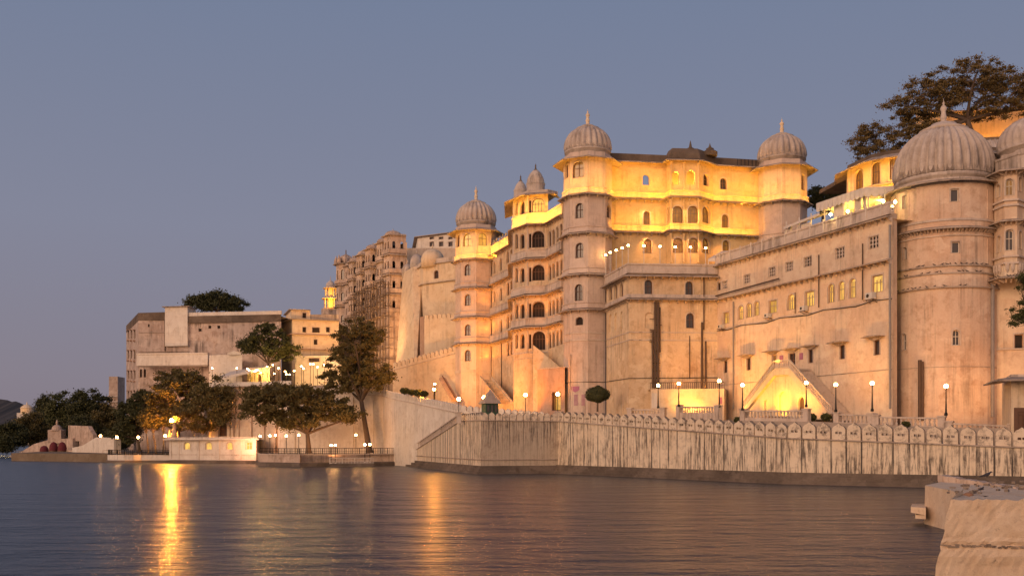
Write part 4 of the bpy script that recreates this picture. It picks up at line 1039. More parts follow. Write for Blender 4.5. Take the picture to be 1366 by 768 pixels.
# ================================================================== UPPER PAVILION, MARQUEE, CANOPIES on the wing roof
up = thing('upper_pavilion', 'yellow floodlit hall with arched windows and flaring eave under the big tree', 'building', (44, 128, 26))
U = [XY(1129, 132), XY(1130.5, 127.5), XY(1163, 122.5), XY(1186, 121.0), Vector((50, 118)), Vector((66, 122))]
zUe, zUb = Zy(216, 124), 26
mb = MB(); sr = MB()
uw = {1: [(1145.7, 241.5, 12, 30)], 2: [(1168.5, 231, 11, 29)], 3: [(1192, 225, 10, 29)]}
for k in range(len(U) - 1):
    wl = Wall(U[k], U[k + 1]); ops = []
    for wd in uw.get(k, []):
        o = wl.op(*wd); ops.append(o); window(up, wl, o, .4, 'glassw', 'wood', 2); surround(sr, wl, o)
    facade(mb, wl, zUb, zUe, ops)
build('wall', mb, 'cream', up); pass; 
ledge(up, U, zUe, 1.5, drop=.7, brk=False, th=.1)
build('roof', MB().prism([U[0], U[1], U[2], U[3], U[4], U[5], (60, 140), (42, 140)], zUe, zUe + .5), 'dark', up)
ledge(up, U[1:], Zy(256, 125), .5, drop=.1, brk=False)
# golden lit wall behind the tree and grey ribbed roof
gw = thing('golden_wall', 'golden floodlit wall behind the big tree, above the ribbed grey roof', 'building', (62, 136, 30))
g0, g1 = XY(1222, 138), Vector((95, 133)); wl = Wall(g0, g1); mb = MB(); facade(mb, wl, 28, Zy(152, 138)); build('wall', mb, 'cream', gw)
build('coping', MB().sweep([g0, g1], [(-.3, Zy(152, 138)), (.2, Zy(152, 138)), (.2, Zy(150, 138)), (-.3, Zy(150, 138))]), 'trim', gw)
rr_ = thing('ribbed_roof', 'grey ribbed sloping roof between the round tower dome and the half dome', 'roof', (56, 124, 30))
m_ = MB(); g0, g1 = XY(1290, 122), Vector((78, 118)); wl = Wall(g0, g1)
m_.poly([wl(0, Zy(178, 122), 3), wl(wl.len, Zy(178, 122), 3), wl(wl.len, Zy(232, 122), -1.5), wl(0, Zy(232, 122), -1.5)])
for i in range(44):
    u = wl.len * i / 43; m_.bar(wl(u, Zy(177.5, 122), 3), wl(u, Zy(231.5, 122), -1.5), .12, .12)
m_.plate(wl, [(0, 30), (wl.len, 30), (wl.len, Zy(232, 122)), (0, Zy(232, 122))], [], -1.4, 4)
build('roof_sheet', m_, 'dome', rr_); build('ridge', MB().bar(wl(0, Zy(177, 122), 3.05), wl(wl.len, Zy(177, 122), 3.05), .35, .3), 'dark', rr_)
# marquee
mq = thing('marquee', 'long white open-sided marquee with hanging curtains on the roof of the long wing', 'marquee', (36, 118, 27))
wq = Wall(A0 - Vector((wr.out.x, wr.out.y)) * 1.6, A1 - Vector((wr.out.x, wr.out.y)) * 1.6)
def qv(px, py, d=0): return wq(wq.u(px), wq.z(px, py), d)
m_ = MB()
a, b, c, d = qv(1048, 303, -.3), qv(1096, 284, -.3), qv(1096, 273, 3.2), qv(1048, 290, 3.2)
m_.poly([a, b, c, d]); m_.poly([p - Vector((0, 0, .25)) for p in (a, b, c, d)]); m_.poly([a, b, b - Vector((0, 0, .3)), a - Vector((0, 0, .3))])
zv_ = wq.z(1092, 281)
k0_, k1_ = wq(wq.u(1092), 0, -.3), wq(wq.u(1156), 0, -.3); k0_, k1_ = Vector((k0_.x, k0_.y)), Vector((k1_.x, k1_.y)); k2_ = XY(1203, k1_.y - .6)
vp = [k0_, k1_, k2_]
for zz_ in (zv_ - .02, zv_ + .75): m_.poly([(*p, zz_) for p in (k0_, k1_, k2_, k2_ + Vector((2, 6)), k1_ + Vector((3, 7)), k0_ + Vector((5, 3)))])
build('canopy', m_, 'cloth', mq)
m_ = MB()
for seg_ in (Wall(k0_, k1_), Wall(k1_, k2_)):
    n_ = int(seg_.len / .7)
    for i in range(n_):
        u0_, u1_ = seg_.len * i / n_, seg_.len * (i + .9) / n_
        m_.plate(seg_, [(u0_, zv_ + .8), (u0_, zv_ - .1), ((u0_ + u1_) / 2, zv_ - .3), (u1_, zv_ - .1), (u1_, zv_ + .8)], [], -.05, 0)
    m_.plate(seg_, [(0, zv_ + .05), (seg_.len, zv_ + .05), (seg_.len, zv_ + .85), (0, zv_ + .85)], [], .01, .05)
build('valance', m_, 'cloth', mq)
for (pa, pb) in ((1050, 1054), (1066, 1080), (1082, 1098), (1110, 1124), (1138, 1146), (1150, 1153)):
    m_ = MB(); n_ = 10; zt2 = wq.z(pa, 300 if pa < 1100 else 281) if pa < 1090 else wq.z(1092, 281); zt2 = min(zt2, zv_)
    for i in range(n_):
        u0_, u1_ = lerp(wq.u(pa), wq.u(pb), i / n_), lerp(wq.u(pa), wq.u(pb), (i + 1) / n_); d0, d1 = (.1 if i % 2 else .28), (.28 if i % 2 else .1)
        m_.poly([wq(u0_, 27.6, d0), wq(u1_, 27.6, d1), wq(u1_, zt2, d1), wq(u0_, zt2, d0)])
    build('curtain', m_, 'cloth', mq, fix=False)
m_ = MB()
for px in (1049, 1066, 1082, 1100, 1126, 1148, 1158, 1180): q = wq(wq.u(px), 29.5, 0); m_.box(tuple(q), (.12, .12, 4.0))
build('pole', m_, 'white', mq)
build('back_wall', MB().plate(wq, [(wq.u(1092), 27), (wq.u(1197), 27), (wq.u(1197), zv_), (wq.u(1092), zv_)], [], 3.6, 3.9), 'cream', mq)
mc = thing('canopy', 'low white canopy with warm lights on the roof terrace beneath the right tower', 'canopy', (28, 142, 27))
m_ = MB(); a, b, c, d = P(945, 345, 143), P(1010, 341, 141), P(1005, 332, 147), P(962, 335, 148)
m_.poly([a, b, c, d]); m_.poly([a, b, b - Vector((0, 0, .4)), a - Vector((0, 0, .4))]); build('cloth_roof', m_, 'cloth', mc)
m_ = MB()
for v in (a, b, c, d): m_.box((v.x, v.y, v.z - 1), (.1, .1, 2))
build('pole', m_, 'white', mc)
# ================================================================== LEFT BACKGROUND BUILDINGS
# fortress-like block with slanted buttress and small golden dome
fb = thing('palace_block', 'pale fortress-like block with battered corner buttress and small golden dome', 'palace building', (-22, 215, 12))
f0, f1, f2 = XY(537, 232), XY(564.5, 214), XY(627, 206)
zf = Zy(354, 214)
wl1, wl2 = Wall(f0, f1), Wall(f1, f2); mb = MB()
oo = [wl2.op(582, 366, 6, 11)]; window(fb, wl2, oo[0], .4, 'glass'); facade(mb, wl2, 10, zf, oo)
o3 = wl1.op(556.5, 391, 3, 10); window(fb, wl1, o3, .4, 'glass', mull=0); facade(mb, wl1, 10, zf, [o3])
build('wall', mb, 'cream', fb)
m_ = MB(); tp = [XY(537, 228), XY(549, 217), XY(552, 222)]; z0_, z1_ = 12, Zy(360, 222)
bt_ = [XY(524, 214), XY(553, 205), XY(565, 212), XY(537, 232)]; tt_ = [XY(537.5, 226), XY(551, 218), XY(563, 218), XY(541, 234)]
for i in range(4):
    j = (i + 1) % 4; m_.poly([(*bt_[i], z0_), (*bt_[j], z0_), (*tt_[j], z1_), (*tt_[i], z1_)])
m_.poly([(*p, z1_) for p in tt_]); build('buttress', m_, 'cream', fb)
ledge(fb, [f0, f1, f2], Zy(379, 214), .5, drop=.12, brk=False); ledge(fb, [f0, f1, f2], zf, .4, drop=.1, brk=False)
build('parapet', MB().sweep([f0, f1, f2], [(-.4, zf), (0, zf), (0, zf + 1.0), (-.4, zf + 1.0)]), 'trim', fb)
build('roof', MB().poly([(p.x, p.y, zf + .1) for p in (f0, f1, f2, f2 + Vector((3, 14)), f0 + Vector((8, 14)))]), 'trim', fb, fix=False)
for (px, py, r_, h_, Y) in ((577, 347, 15.5, 15, 214), (556, 351, 9, 12, 222), (544, 362, 8, 10, 226)):
    q = XY(px, Y); rad = r_ / F * Y; h2 = h_ / F * Y
    m_ = MB().lathe((q.x, q.y, Zy(py, Y)), [(rad, -1.6), (rad, 0)] + [(rad * math.cos(R(a)), h2 * math.sin(R(a))) for a in range(8, 90, 10)] + [(.1, h2), (.12, h2 + .5), (.01, h2 + 1.3)], 24)
    build('dome', m_, 'cream' if r_ > 10 else 'dome', fb, smooth=True)
m_ = MB().prism([XY(560, 210), XY(571, 207), XY(574, 210), XY(562, 214)], 10, Zy(423, 210)); build('pier', m_, 'brown', fb)
# lower cream bastion with merlons in front of it
cbn = thing('crenellated_wall', 'cream bastion wall topped with merlons below the fortress-like block', 'wall', (-15, 205, 10))
k0, k1 = XY(566, 206), XY(613, 202); wl = Wall(k0, k1); zk = Zy(424, 204); mb = MB(); facade(mb, wl, 10, zk); mb.poly([wl(0, zk), wl(wl.len, zk), wl(wl.len, zk, .6), wl(0, zk, .6)]); build('wall_face', mb, 'cream', cbn)
def mrow(par, wl, z0, z1, n, h=.9, w_=None):
    for i in range(n):
        w1 = wl.len / n; z_ = lerp(z0, z1, (i + .5) / n); build('merlon', MB().plate(lambda a, v, d: wl(i * w1 + a, z_ + v, d), [(.08 + x, y) for x, y in merlon_outline(w1 - .16, h)], [], 0, .4), 'cream', par)
mrow(cbn, wl, zk, zk, 8)
rc = thing('crenellated_wall', 'sloping cream wall with merlons climbing right to the tower with glowing windows', 'wall', (-20, 200, 10))
k0, k1 = XY(524, 202), XY(609, 195); wl = Wall(k0, k1); za_, zb_ = Zy(490, 202), Zy(467, 195)
mb = MB(); mb.poly([wl(0, 8), wl(wl.len, 8), wl(wl.len, zb_), wl(0, za_)]); mb.poly([wl(0, za_), wl(wl.len, zb_), wl(wl.len, zb_, .6), wl(0, za_, .6)]); build('wall_face', mb, 'cream', rc)
mrow(rc, wl, za_, zb_, 15, 1.0); build('string_course', slopeband([k0, k1], [za_ - .6, zb_ - .6], .1, .12), 'trim', rc)
st3 = thing('outside_stair', 'thin dark stair flight leaning against the left tower foot beside two floodlights', 'stair', (-10, 186, 8))
m_ = MB().bar(P(590, 505, 190), P(607, 534, 184), 1.2, .5); build('flight', m_, 'brown', st3); build('handrail', MB().bar(P(590, 501, 189.4), P(607, 530, 183.4), .15), 'wood', st3)
# rooftop block far behind
rb = thing('palace_block', 'far white rooftop block with a row of small square windows behind the fortress-like block', 'palace building', (-20, 240, 40))
k0, k1 = XY(557, 244), XY(612, 238); k2 = XY(553, 262); wl = Wall(k0, k1); zt2 = Zy(314, 241); mb = MB(); ops = []
for px in (576, 588.5, 601): 
    for (py, h_) in ((317.5, 3), (325.5, 6)):
        o = wl.op(px, py, 5.5, h_, False); ops.append(o); window(rb, wl, o, .3, 'glass', mull=0)
facade(mb, wl, 30, zt2, ops); facade(mb, Wall(k2, k0), 30, zt2); build('wall', mb, 'white', rb); ledge(rb, [k2, k0, k1], zt2 + .2, .8, drop=.1, brk=False)
build('roof', MB().poly([(p.x, p.y, zt2 + .1) for p in (k2, k0, k1, k1 + Vector((4, 20)))]), 'trim', rb, fix=False)
k0, k1 = XY(540, 236), XY(562, 240)
build('rear_wall', MB().prism([XY(541, 238), XY(612, 238), XY(612, 250), XY(541, 250)], 20, Zy(333, 240)), 'pink', rb)
# long ornate facade receding left, with bays
of = thing('palace_facade', 'tall ornate old palace facade with ranks of projecting bays, receding behind the tall tree', 'palace building', (-36, 245, 10))
o0, o1 = XY(543, 228), XY(470, 251); wO = Wall(o1, o0)
mb = MB(); facade(mb, wO, 10, 48.6); build('wall', mb, 'old', of)
bu = [(.03, 2.6, 2.0), (.16, 3.4, 2.6), (.34, 3.6, 3.0), (.53, 4.2, 3.2), (.73, 4.4, 3.0), (.90, 4.6, 3.6)]
tops = [47.2, 47.6, 48.4, 49.0, 49.6, 50.4]
for i, (t, wdt, out) in enumerate(bu):
    u = wO.len * t; zt2 = tops[i]
    pts = [wO(u - wdt / 2, 0), wO(u - wdt * .32, 0, -out), wO(u + wdt * .32, 0, -out), wO(u + wdt / 2, 0)]
    pts = [Vector((p.x, p.y)) for p in pts]; mb = MB(); sr = MB()
    for k in range(3):
        wl = Wall(pts[k], pts[k + 1]); ops = []
        for sidx in range(4):
            z_ = zt2 - 3.6 - sidx * 4.4
            if z_ < 28: continue
            nn = 2 if wl.len > 2 else 1
            for j in range(nn):
                o = dict(u=wl.len * (j + .5) / nn, w=min(.7, wl.len * .32), v0=z_, h=1.9, arch=True); ops.append(o); surround(sr, wl, o, .08)
                if k < 2: window(of, wl, o, .3, 'glass', mull=0)
        facade(mb, wl, 10, zt2, ops, .3)
    mb.poly([(*p, zt2) for p in pts]); b_ = build('bay', mb, 'old', of)
    for sidx in range(4):
        zq = zt2 - .3 - sidx * 4.4
        if zq > 28: ledge(of, pts, zq, .6, drop=.18, brk=False)
        m_ = MB().sweep(pts, [(0, zq - 4.1), (.22, zq - 4.0), (.22, zq - 3.1), (0, zq - 3.0)]); 
        if zq - 4 > 26: build('balcony_parapet', m_, 'old', of)
    m_ = MB(); c_ = (pts[1] + pts[2]) / 2 + (pts[0] - pts[1]) * .5
    m_.lathe((c_.x, c_.y, zt2), [(wdt * .40, 0), (wdt * .40, .3), (wdt * .34, .6), (wdt * .2, .9), (.1, 1.1), (.01, 1.6)], 10); build('cupola', m_, 'old', of)
# leftmost slender turret with cupola
tu = thing('palace_turret', 'slender ornate turret with clustered small cupolas, left end of the old facade', 'palace tower', (*XY(462, 255), 10))
cx, cy = XY(461.5, 255); pts = oct(cx, cy, 2.4); mb = MB(); zt2 = Zy(353, 255); sr = MB()
for k in range(8):
    wl = Wall(pts[k], pts[(k + 1) % 8]); ops = []
    if k in (5, 6, 7, 0, 1, 2):
        for sidx in range(3):
            o = dict(u=wl.len / 2, w=.8, v0=zt2 - 4 - sidx * 5.6, h=2.4, arch=True); ops.append(o); surround(sr, wl, o, .1); window(tu, wl, o, .3, 'glass', mull=0)
    facade(mb, wl, 10, zt2, ops, .3)
build('wall', mb, 'old', tu); pass; 
for sidx in range(4):
    zq = zt2 - sidx * 5.3; ledge(tu, pts, zq, .8, True, drop=.2, brk=False); build('balcony_parapet', MB().sweep(pts, [(0, zq - 5.0), (.4, zq - 4.9), (.4, zq - 4.1), (0, zq - 4.1)], True), 'old', tu)
add_dome(tu, (cx, cy, zt2 + .4), 1.7, 2.0, 1.6, 12, 'old', 'dark')
for k in range(8): m_ = MB().lathe((pts[k].x, pts[k].y, zt2 + .1), [(.55, 0), (.55, .7), (.45, 1.1), (.2, 1.5), (.02, 2.1)], 8); build('cupola', m_, 'old', tu)
# bamboo scaffold
sf = thing('bamboo_scaffold', 'dense pole scaffold against the lower old facade, right of the tall tree', 'scaffold', (-32, 225, 12))
sA_, sB_ = XY(489, 240), XY(534, 222); ws_ = Wall(sA_, sB_)
for d in (-3.8, -2.6):
    m_ = MB()
    for i in range(12): u = ws_.len * i / 11; m_.tube([ws_(u, 10, d), ws_(u + random.uniform(-.3, .3), Zy(380, 230) + random.uniform(-2, 1), d)], .09, 5)
    build('upright', m_, 'bark', sf)
m_ = MB()
for j in range(12):
    z_ = 13 + j * 2.3; 
    for d in (-3.8, -2.6): m_.tube([ws_(-.4, z_ + random.uniform(-.2, .2), d), ws_(ws_.len + .4, z_ + random.uniform(-.2, .2), d)], .08, 5)
    for i in range(0, 12, 2): u = ws_.len * i / 11; m_.tube([ws_(u, z_, -4), ws_(u, z_, -1)], .07, 5)
build('ledger', m_, 'bark', sf)
m_ = MB()
for j in (2, 4, 6, 8): m_.plate(ws_, [(0, 13 + j * 2.3), (ws_.len * .8, 13 + j * 2.3), (ws_.len * .8, 13.08 + j * 2.3), (0, 13.08 + j * 2.3)], [], -3.8, -2.6)
build('plank', m_, 'old', sf)
# distant golden kiosk
gz = thing('golden_kiosk', 'tiny golden lit two-tier kiosk left of the ornate turret', 'kiosk', (*XY(441, 285), 30))
cx, cy = XY(441, 285)
for (za_, zb_, r_) in ((Zy(412, 285), Zy(398, 285), 1.75), (Zy(396, 285), Zy(384, 285), 1.5)):
    m_ = MB()
    for k in range(8): a = math.pi / 4 * k; m_.lathe((cx + r_ * math.cos(a), cy + r_ * math.sin(a), za_), [(.2, 0), (.13, .3), (.13, zb_ - za_ - .3), (.25, zb_ - za_)], 6)
    build('column', m_, 'cream', gz); build('eave', MB().lathe((cx, cy, zb_), [(r_ * .8, .35), (r_ * 1.5, -.1), (r_ * 1.5, -.25), (r_ * .8, .05)], 8), 'trim', gz); build('core', MB().lathe((cx, cy, za_), [(r_ * .55, 0), (r_ * .55, zb_ - za_)], 8), 'cream', gz)
build('dome', MB().lathe((cx, cy, Zy(383, 285)), [(1.3, 0), (1.35, .5), (1.1, 1.1), (.6, 1.6), (.15, 1.9), (.02, 3.2)], 16), 'dome', gz, smooth=True)
build('base', MB().lathe((cx, cy, 12), [(2.6, 0), (2.6, Zy(412, 285) - 12)], 8), 'old', gz)
# yellow multi-storey house
yh = thing('yellow_house', 'ochre yellow flat-roofed house with small dark windows between the tall tree and the white mansion', 'house', (*XY(415, 235), 12))
h0, h1, h2 = XY(375.5, 241), XY(390, 232), XY(452, 236); wl1, wl2 = Wall(h0, h1), Wall(h1, h2); zt2 = Zy(428, 236); mb = MB(); ops = []
for (px, py, w_, h_) in ((406, 439.6, 5, 7), (421.5, 440, 10, 7), (437.5, 439.6, 5, 7), (421, 456, 5, 7)):
    o = wl2.op(px, py, w_, h_, False); ops.append(o); window(yh, wl2, o, .35, 'void', mull=0)
facade(mb, wl2, 12, zt2, ops); facade(mb, wl1, 12, zt2)
wt = Wall(XY(388.5, 234.5), XY(414, 235.8)); o = wt.op(406, 420.5, 5, 7, False); window(yh, wt, o, .3, 'void', mull=0); facade(mb, wt, zt2, Zy(413.5, 235), [o]); facade(mb, Wall(XY(381, 245), XY(388.5, 234.5)), zt2, Zy(413.5, 235))
mb.poly([(*XY(388.5, 234.5), Zy(413.5, 235)), (*XY(414, 235.8), Zy(413.5, 235)), (*XY(414, 244), Zy(413.5, 235)), (*XY(381, 245), Zy(413.5, 235))])
build('wall', mb, 'cream', yh)
build('roof', MB().poly([(p.x, p.y, zt2 - .4) for p in (h0, h1, h2, h2 + Vector((0, 16)), h0 + Vector((6, 10)))]), 'trim', yh, fix=False)
for py in (447.5, 467): ledge(yh, [h0, h1, h2], Zy(py, 236), .7, drop=.15, brk=False, mat='brown')
ledge(yh, [h0, h1, h2], zt2, .8, drop=.1, brk=False); ledge(yh, [XY(381, 245), XY(388.5, 234.5), XY(414, 235.8)], Zy(413, 235), .6, drop=.1, brk=False)
build('parapet', MB().sweep([XY(414, 236), h2], [(-.2, zt2), (0, zt2), (0, zt2 + 1.5), (-.2, zt2 + 1.5)]), 'eave', yh)
wh = thing('white_house', 'low flat white house with two small windows above the lamp-lit restaurant terrace', 'house', (*XY(415, 226), 14))
h0, h1 = XY(394, 226), XY(455, 226); wl = Wall(h0, h1); zt2 = Zy(474, 226); ops = []; mb = MB()
for (px, py, w_, h_) in ((419, 480, 14, 5), (446, 477, 10, 6)): o = wl.op(px, py, w_, h_, False); ops.append(o); window(wh, wl, o, .3, 'glass', mull=1)
facade(mb, wl, 12, zt2, ops); mb.poly([wl(0, zt2), wl(wl.len, zt2), wl(wl.len, zt2, 6), wl(0, zt2, 6)]); facade(mb, Wall(h0 + Vector((0, 6)), h0), 12, zt2); build('wall', mb, 'white', wh)
# white mansion (far left)
wm = thing('white_mansion', 'huge stained white mansion block with blackened parapet at the far left', 'building', (*XY(250, 235), 2))
m0, m1 = XY(168.5, 262), XY(184.8, 236); m2, m3, m4 = XY(221, 234.5), XY(251, 233.5), XY(375, 230)
zA_ = Zy(423, 236); zB_ = Zy(410, 234); zC_ = Zy(417, 232)
mb = MB(); sd = Wall(m0, m1); fr = Wall(m1, m4)
ops = []
for (px, py, w_, h_) in ((188, 497.5, 3.2, 11), (193.2, 497.5, 3.2, 11), (232, 496.5, 8, 12), (188, 522, 3, 8), (193.2, 522, 3, 8)):
    o = fr.op(px, py, w_, h_); ops.append(o); window(wm, fr, o, .35, 'void', mull=0)
for (px, py) in ((198.5, 434), (267, 440), (280, 436), (292, 436), (230, 421)):
    o = fr.op(px, py, 4 if px > 240 else 2.5, 4, False); ops.append(o); window(wm, fr, o, .35, 'void', mull=0)
facade(mb, fr, 2, zC_ - .6, ops)
sdo = []
for r_ in range(4):
    for px in (171.5, 175.5, 180):
        o = sd.op(px, 445 + r_ * 27, 2, 12); sdo.append(o); window(wm, sd, o, .4, 'void', mull=0)
facade(mb, sd, 2, zA_, sdo)
build('wall', mb, 'old2', wm) if 'old2' in M else build('wall', mb, 'white', wm)
wlp = Wall(m1, m2); build('parapet', MB().sweep([m0, m1, m2], [(-.4, zA_ - .8), (.05, zA_ - .8), (.05, zA_ + 1.0), (-.4, zA_ + 1.0)]), 'dark', wm)
build('corner_turret', MB().prism([m2 + Vector((0, -.5)), m3 + Vector((0, -.5)), m3 + Vector((0, 6)), m2 + Vector((0, 6))], 26, zB_), 'white', wm)
ledge(wm, [m2 + Vector((-.1, 5)), m2 + Vector((-.1, -.55)), m3 + Vector((.1, -.55)), m3 + Vector((.1, 5))], zB_ + .1, .5, drop=.05, brk=False)
build('parapet', MB().sweep([m3, m4], [(-.4, zC_ - .6), (.05, zC_ - .6), (.05, zC_ + .2), (-.4, zC_ + .2)]), 'white', wm)
build('stained_frieze', MB().sweep([m3, m4], [(0, zC_ - 2.2), (.18, zC_ - 2.2), (.12, zC_ - .65), (0, zC_ - .65)]), 'dark', wm)
build('roof', MB().poly([(p.x, p.y, zC_ - 1) for p in (m0, m1, m4, m4 + Vector((4, 30)), m0 + Vector((0, 26)))]), 'trim', wm, fix=False)
lp = [XY(184.3, 233), XY(279, 231)]; build('lower_gallery', MB().sweep(lp, [(-.2, Zy(488, 233)), (.9, Zy(488, 233)), (.75, Zy(474, 233)), (.9, Zy(473, 233)), (.9, Zy(471.5, 233)), (-.2, Zy(471.5, 233))]), 'white', wm)
ledge(wm, lp, Zy(489, 233), .8, drop=.1, brk=False)
band(wm, [m1, m2], Zy(444, 236), Zy(443.5, 236), .06, mat='eave'); band(wm, [m1, m3], Zy(469.5, 235), Zy(469, 235), .08, mat='dark'); band(wm, [m1, m3], Zy(512.5, 235), Zy(512, 235), .1, mat='eave')
build('drain_stain_pipe', MB().tube([fr(fr.u(220.5), Zy(468, 235), -.1), fr(fr.u(220.5), Zy(424, 235), -.1)], .16, 6), 'dark', wm)
m_ = MB()
for k in range(3):
    for r_ in range(4):
        px = (171.5, 175.5, 180)[k]; q = sd(sd.u(px), sd.z(px, 440 + r_ * 27), -.2); m_.box(tuple(q), (1.6, .5, .2), math.atan2(sd.d.y, sd.d.x)); m_.box(tuple(q - Vector((0, 0, 2.6))), (1.6, .5, .3), math.atan2(sd.d.y, sd.d.x))
build('balcony_row', m_, 'brown', wm)
pb = thing('pale_block', 'plain pale wall block in front of the mansion, beside the terrace awning', 'building', (*XY(300, 222), 10))
mb = MB(); mb.prism([XY(279, 223), XY(323, 221), XY(323, 230), XY(279, 230)], 2, [Zy(473, 222)] * 4); build('wall', mb, 'white', pb)
build('gable', MB().plate(Wall(XY(303, 220.9), XY(322, 220.9)), [(0, Zy(473, 221)), (3.05, Zy(473, 221)), (3.05, Zy(471, 221)), (1.5, Zy(467.5, 221)), (0, Zy(471, 221))], [], 0, .4), 'white', pb)
# pink palace wall under the restaurant terrace
pw = thing('terrace_wall', 'pink columned retaining wall under the restaurant terrace with an arched brown door', 'wall', (*XY(330, 205), 2))
w0, w1 = XY(279, 207), XY(388, 200); wl = Wall(w0, w1); zt2 = Zy(516, 204); o = wl.op(297.5, 573, 11, 17); o2 = wl.op(298, 526, 8, 9)
mb = MB(); facade(mb, wl, 1, zt2, [o, o2]); build('wall_face', mb, 'pink', pw); window(pw, wl, o2, .3, 'glass'); dd = build('door', MB().plate(wl, outline(o), [], .3, .35), 'wood', pw)
m_ = MB()
for px in (291, 306, 311, 318, 335, 352, 368): u = wl.u(px); m_.plate(wl, [(u - .3, 1), (u + .3, 1), (u + .3, zt2 - .8), (u - .3, zt2 - .8)], [], -.4, .05)
build('pilaster', m_, 'pink', pw)
ledge(pw, [w0, w1], zt2 + .1, .7, drop=.1, brk=False); band(pw, [w0, w1], Zy(541, 204), Zy(539, 204), .35)
build('parapet', MB().sweep([w0, w1], [(-.2, zt2 + .1), (0, zt2 + .1), (0, zt2 + 1.0), (-.2, zt2 + 1.0)]), 'white', pw)
build('string_fringe', band(pw, [w0, w1], Zy(521, 204), Zy(520, 204), .1).data and MB().sweep([w0, w1], [(0, Zy(524, 204)), (.15, Zy(524, 204)), (.15, Zy(522.5, 204)), (0, Zy(522.5, 204))]), 'trim', pw)
struct('restaurant_terrace', MB().prism([w0 + Vector((.2, .4)), w1 + Vector((0, .4)), XY(455, 198), XY(455, 226), XY(270, 226)], 1, zt2 + .1), 'paving')
aw = thing('terrace_awning', 'white awning with warm lights over the restaurant terrace', 'awning', (*XY(330, 212), 15))
m_ = MB(); a, b, c, d = P(286, 505, 208), P(334, 494, 206), P(366, 486, 222), P(312, 493, 224)
m_.poly([a, b, c, d]); m_.poly([p - Vector((0, 0, .2)) for p in (a, b, c, d)]); m_.poly([a, b, b - Vector((0, 0, .5)), a - Vector((0, 0, .5))]); m_.poly([b, c, c - Vector((0, 0, .5)), b - Vector((0, 0, .5))]); build('cloth_roof', m_, 'cloth', aw)
m_ = MB()
for v in (a, b, c, d): m_.box((v.x, v.y, v.z - 1.6), (.12, .12, 3.2))
build('pole', m_, 'iron', aw)
rbk = thing('restaurant_hall', 'yellow glowing restaurant front with arched doorway behind the terrace lamps', 'building', (*XY(345, 214), 14))
wl = Wall(XY(330, 215), XY(360, 213)); o = wl.op(346, 506, 5.5, 13); o2 = wl.op(335, 507, 4, 11); mb = MB(); facade(mb, wl, 13, Zy(490, 214), [o, o2], .4); build('wall', mb, 'cream', rbk); build('door', MB().plate(wl, outline(o), [], .38), 'wood', rbk, fix=False); build('pane', MB().plate(wl, outline(o2), [], .38), 'lit2', rbk, fix=False)
# ================================================================== LANDING STAGES
mp_t = thing('landing_stage', 'stone landing stage under the big spreading trees, beside the stair bastion', 'platform', (*XY(440, 178), 0))
E0, E1, E2, E3 = XY(343, 198), XY(346, 174), XY(400, 169), XY(536, 181)
E2b = XY(402, 172)
dk = 1.95
build('wall_face', MB().prism([E0, E1, E2, E2b, E3, XY(540, 186), XY(512, 189), XY(380, 196)], -1, dk), 'old', mp_t)
build('stone_footing', MB().sweep([E0, E1, E2, E3], [(0, -1), (.45, -1), (.35, .55), (0, .7)]), 'stone', mp_t)
build('coping', MB().sweep([E0, E1, E2, E3], [(-.3, dk), (.12, dk), (.12, dk + .14), (-.3, dk + .14)]), 'trim', mp_t)
def rail(par, path, z, h=.95, pitch=.35, mat='iron', n=70, nm='railing'):
    m_ = MB()
    for i in range(len(path) - 1):
        wl = Wall(path[i], path[i + 1]); m_.bar(wl(0, z + h, .15), wl(wl.len, z + h, .15), .08); m_.bar(wl(0, z + .15, .15), wl(wl.len, z + .15, .15), .06); m_.bar(wl(0, z + h * .5, .15), wl(wl.len, z + h * .5, .15), .05)
        k = int(wl.len / pitch)
        for j in range(k + 1): q = wl(wl.len * j / max(1, k), z + h / 2, .15); m_.box(tuple(q), (.06, .06, h) if j % 4 else (.12, .12, h + .1))
    return build(nm, m_, mat, par)
rail(mp_t, [E1, E2, E3], dk + .14)
# low white jetty with railing in front
jt = thing('jetty', 'low jetty with white railing in front of the landing stage', 'jetty', (*XY(468, 170), 0))
j0, j1 = XY(440, 168), XY(498, 169.5)
build('deck', MB().prism([j0, j1, XY(498, 176), XY(440, 175)], -.5, .55), 'stone', jt); rail(jt, [j0, j1], .55, .9, .5, 'white')
gp = thing('gate_pier', 'pale gate pier carrying twin lamps at the foot of the bastion stair', 'pier', (*XY(531, 183), dk))
q = XY(531, 183); build('shaft', MB().box((q.x, q.y, dk + .9), (2.0, .8, 2.4)).box((q.x, q.y, dk + 2.15), (2.4, 1.1, .18)), 'white', gp)
# white bathing pavilion
pv = thing('lakeside_pavilion', 'low white flat-roofed pavilion with four glowing arched windows standing at the water', 'building', (*XY(285, 200), 0))
V0, V1, V2 = XY(226, 201), XY(342, 194), XY(345, 203)
V0b = XY(229, 210)
zv = Zy(586.5, 198); wl = Wall(V0, V1); mb = MB(); ops = []
for px, pn in ((249.6, 'lit'), (278.5, 'lit'), (306.3, 'lit'), (332, 'lit2')):
    o = wl.op(px, 594.5, 8, 10, px < 330); ops.append(o); window(pv, wl, o, .3, pn, 'white', 1 if px > 330 else 0)
facade(mb, wl, .5, zv, ops, .3); facade(mb, Wall(V0b, V0), .5, zv); facade(mb, Wall(V1, V2), .5, zv); build('wall', mb, 'white', pv)
build('roof_slab', MB().prism([V0 + Vector((-1, -.9)), V1 + Vector((.6, -.9)), V2 + Vector((.6, 1)), V0b + Vector((-1, 1))], zv, zv + .22), 'white', pv)
m_ = MB(); wl2 = Wall(V0 + Vector((-.6, -.6)), V1 + Vector((.3, -.6)))
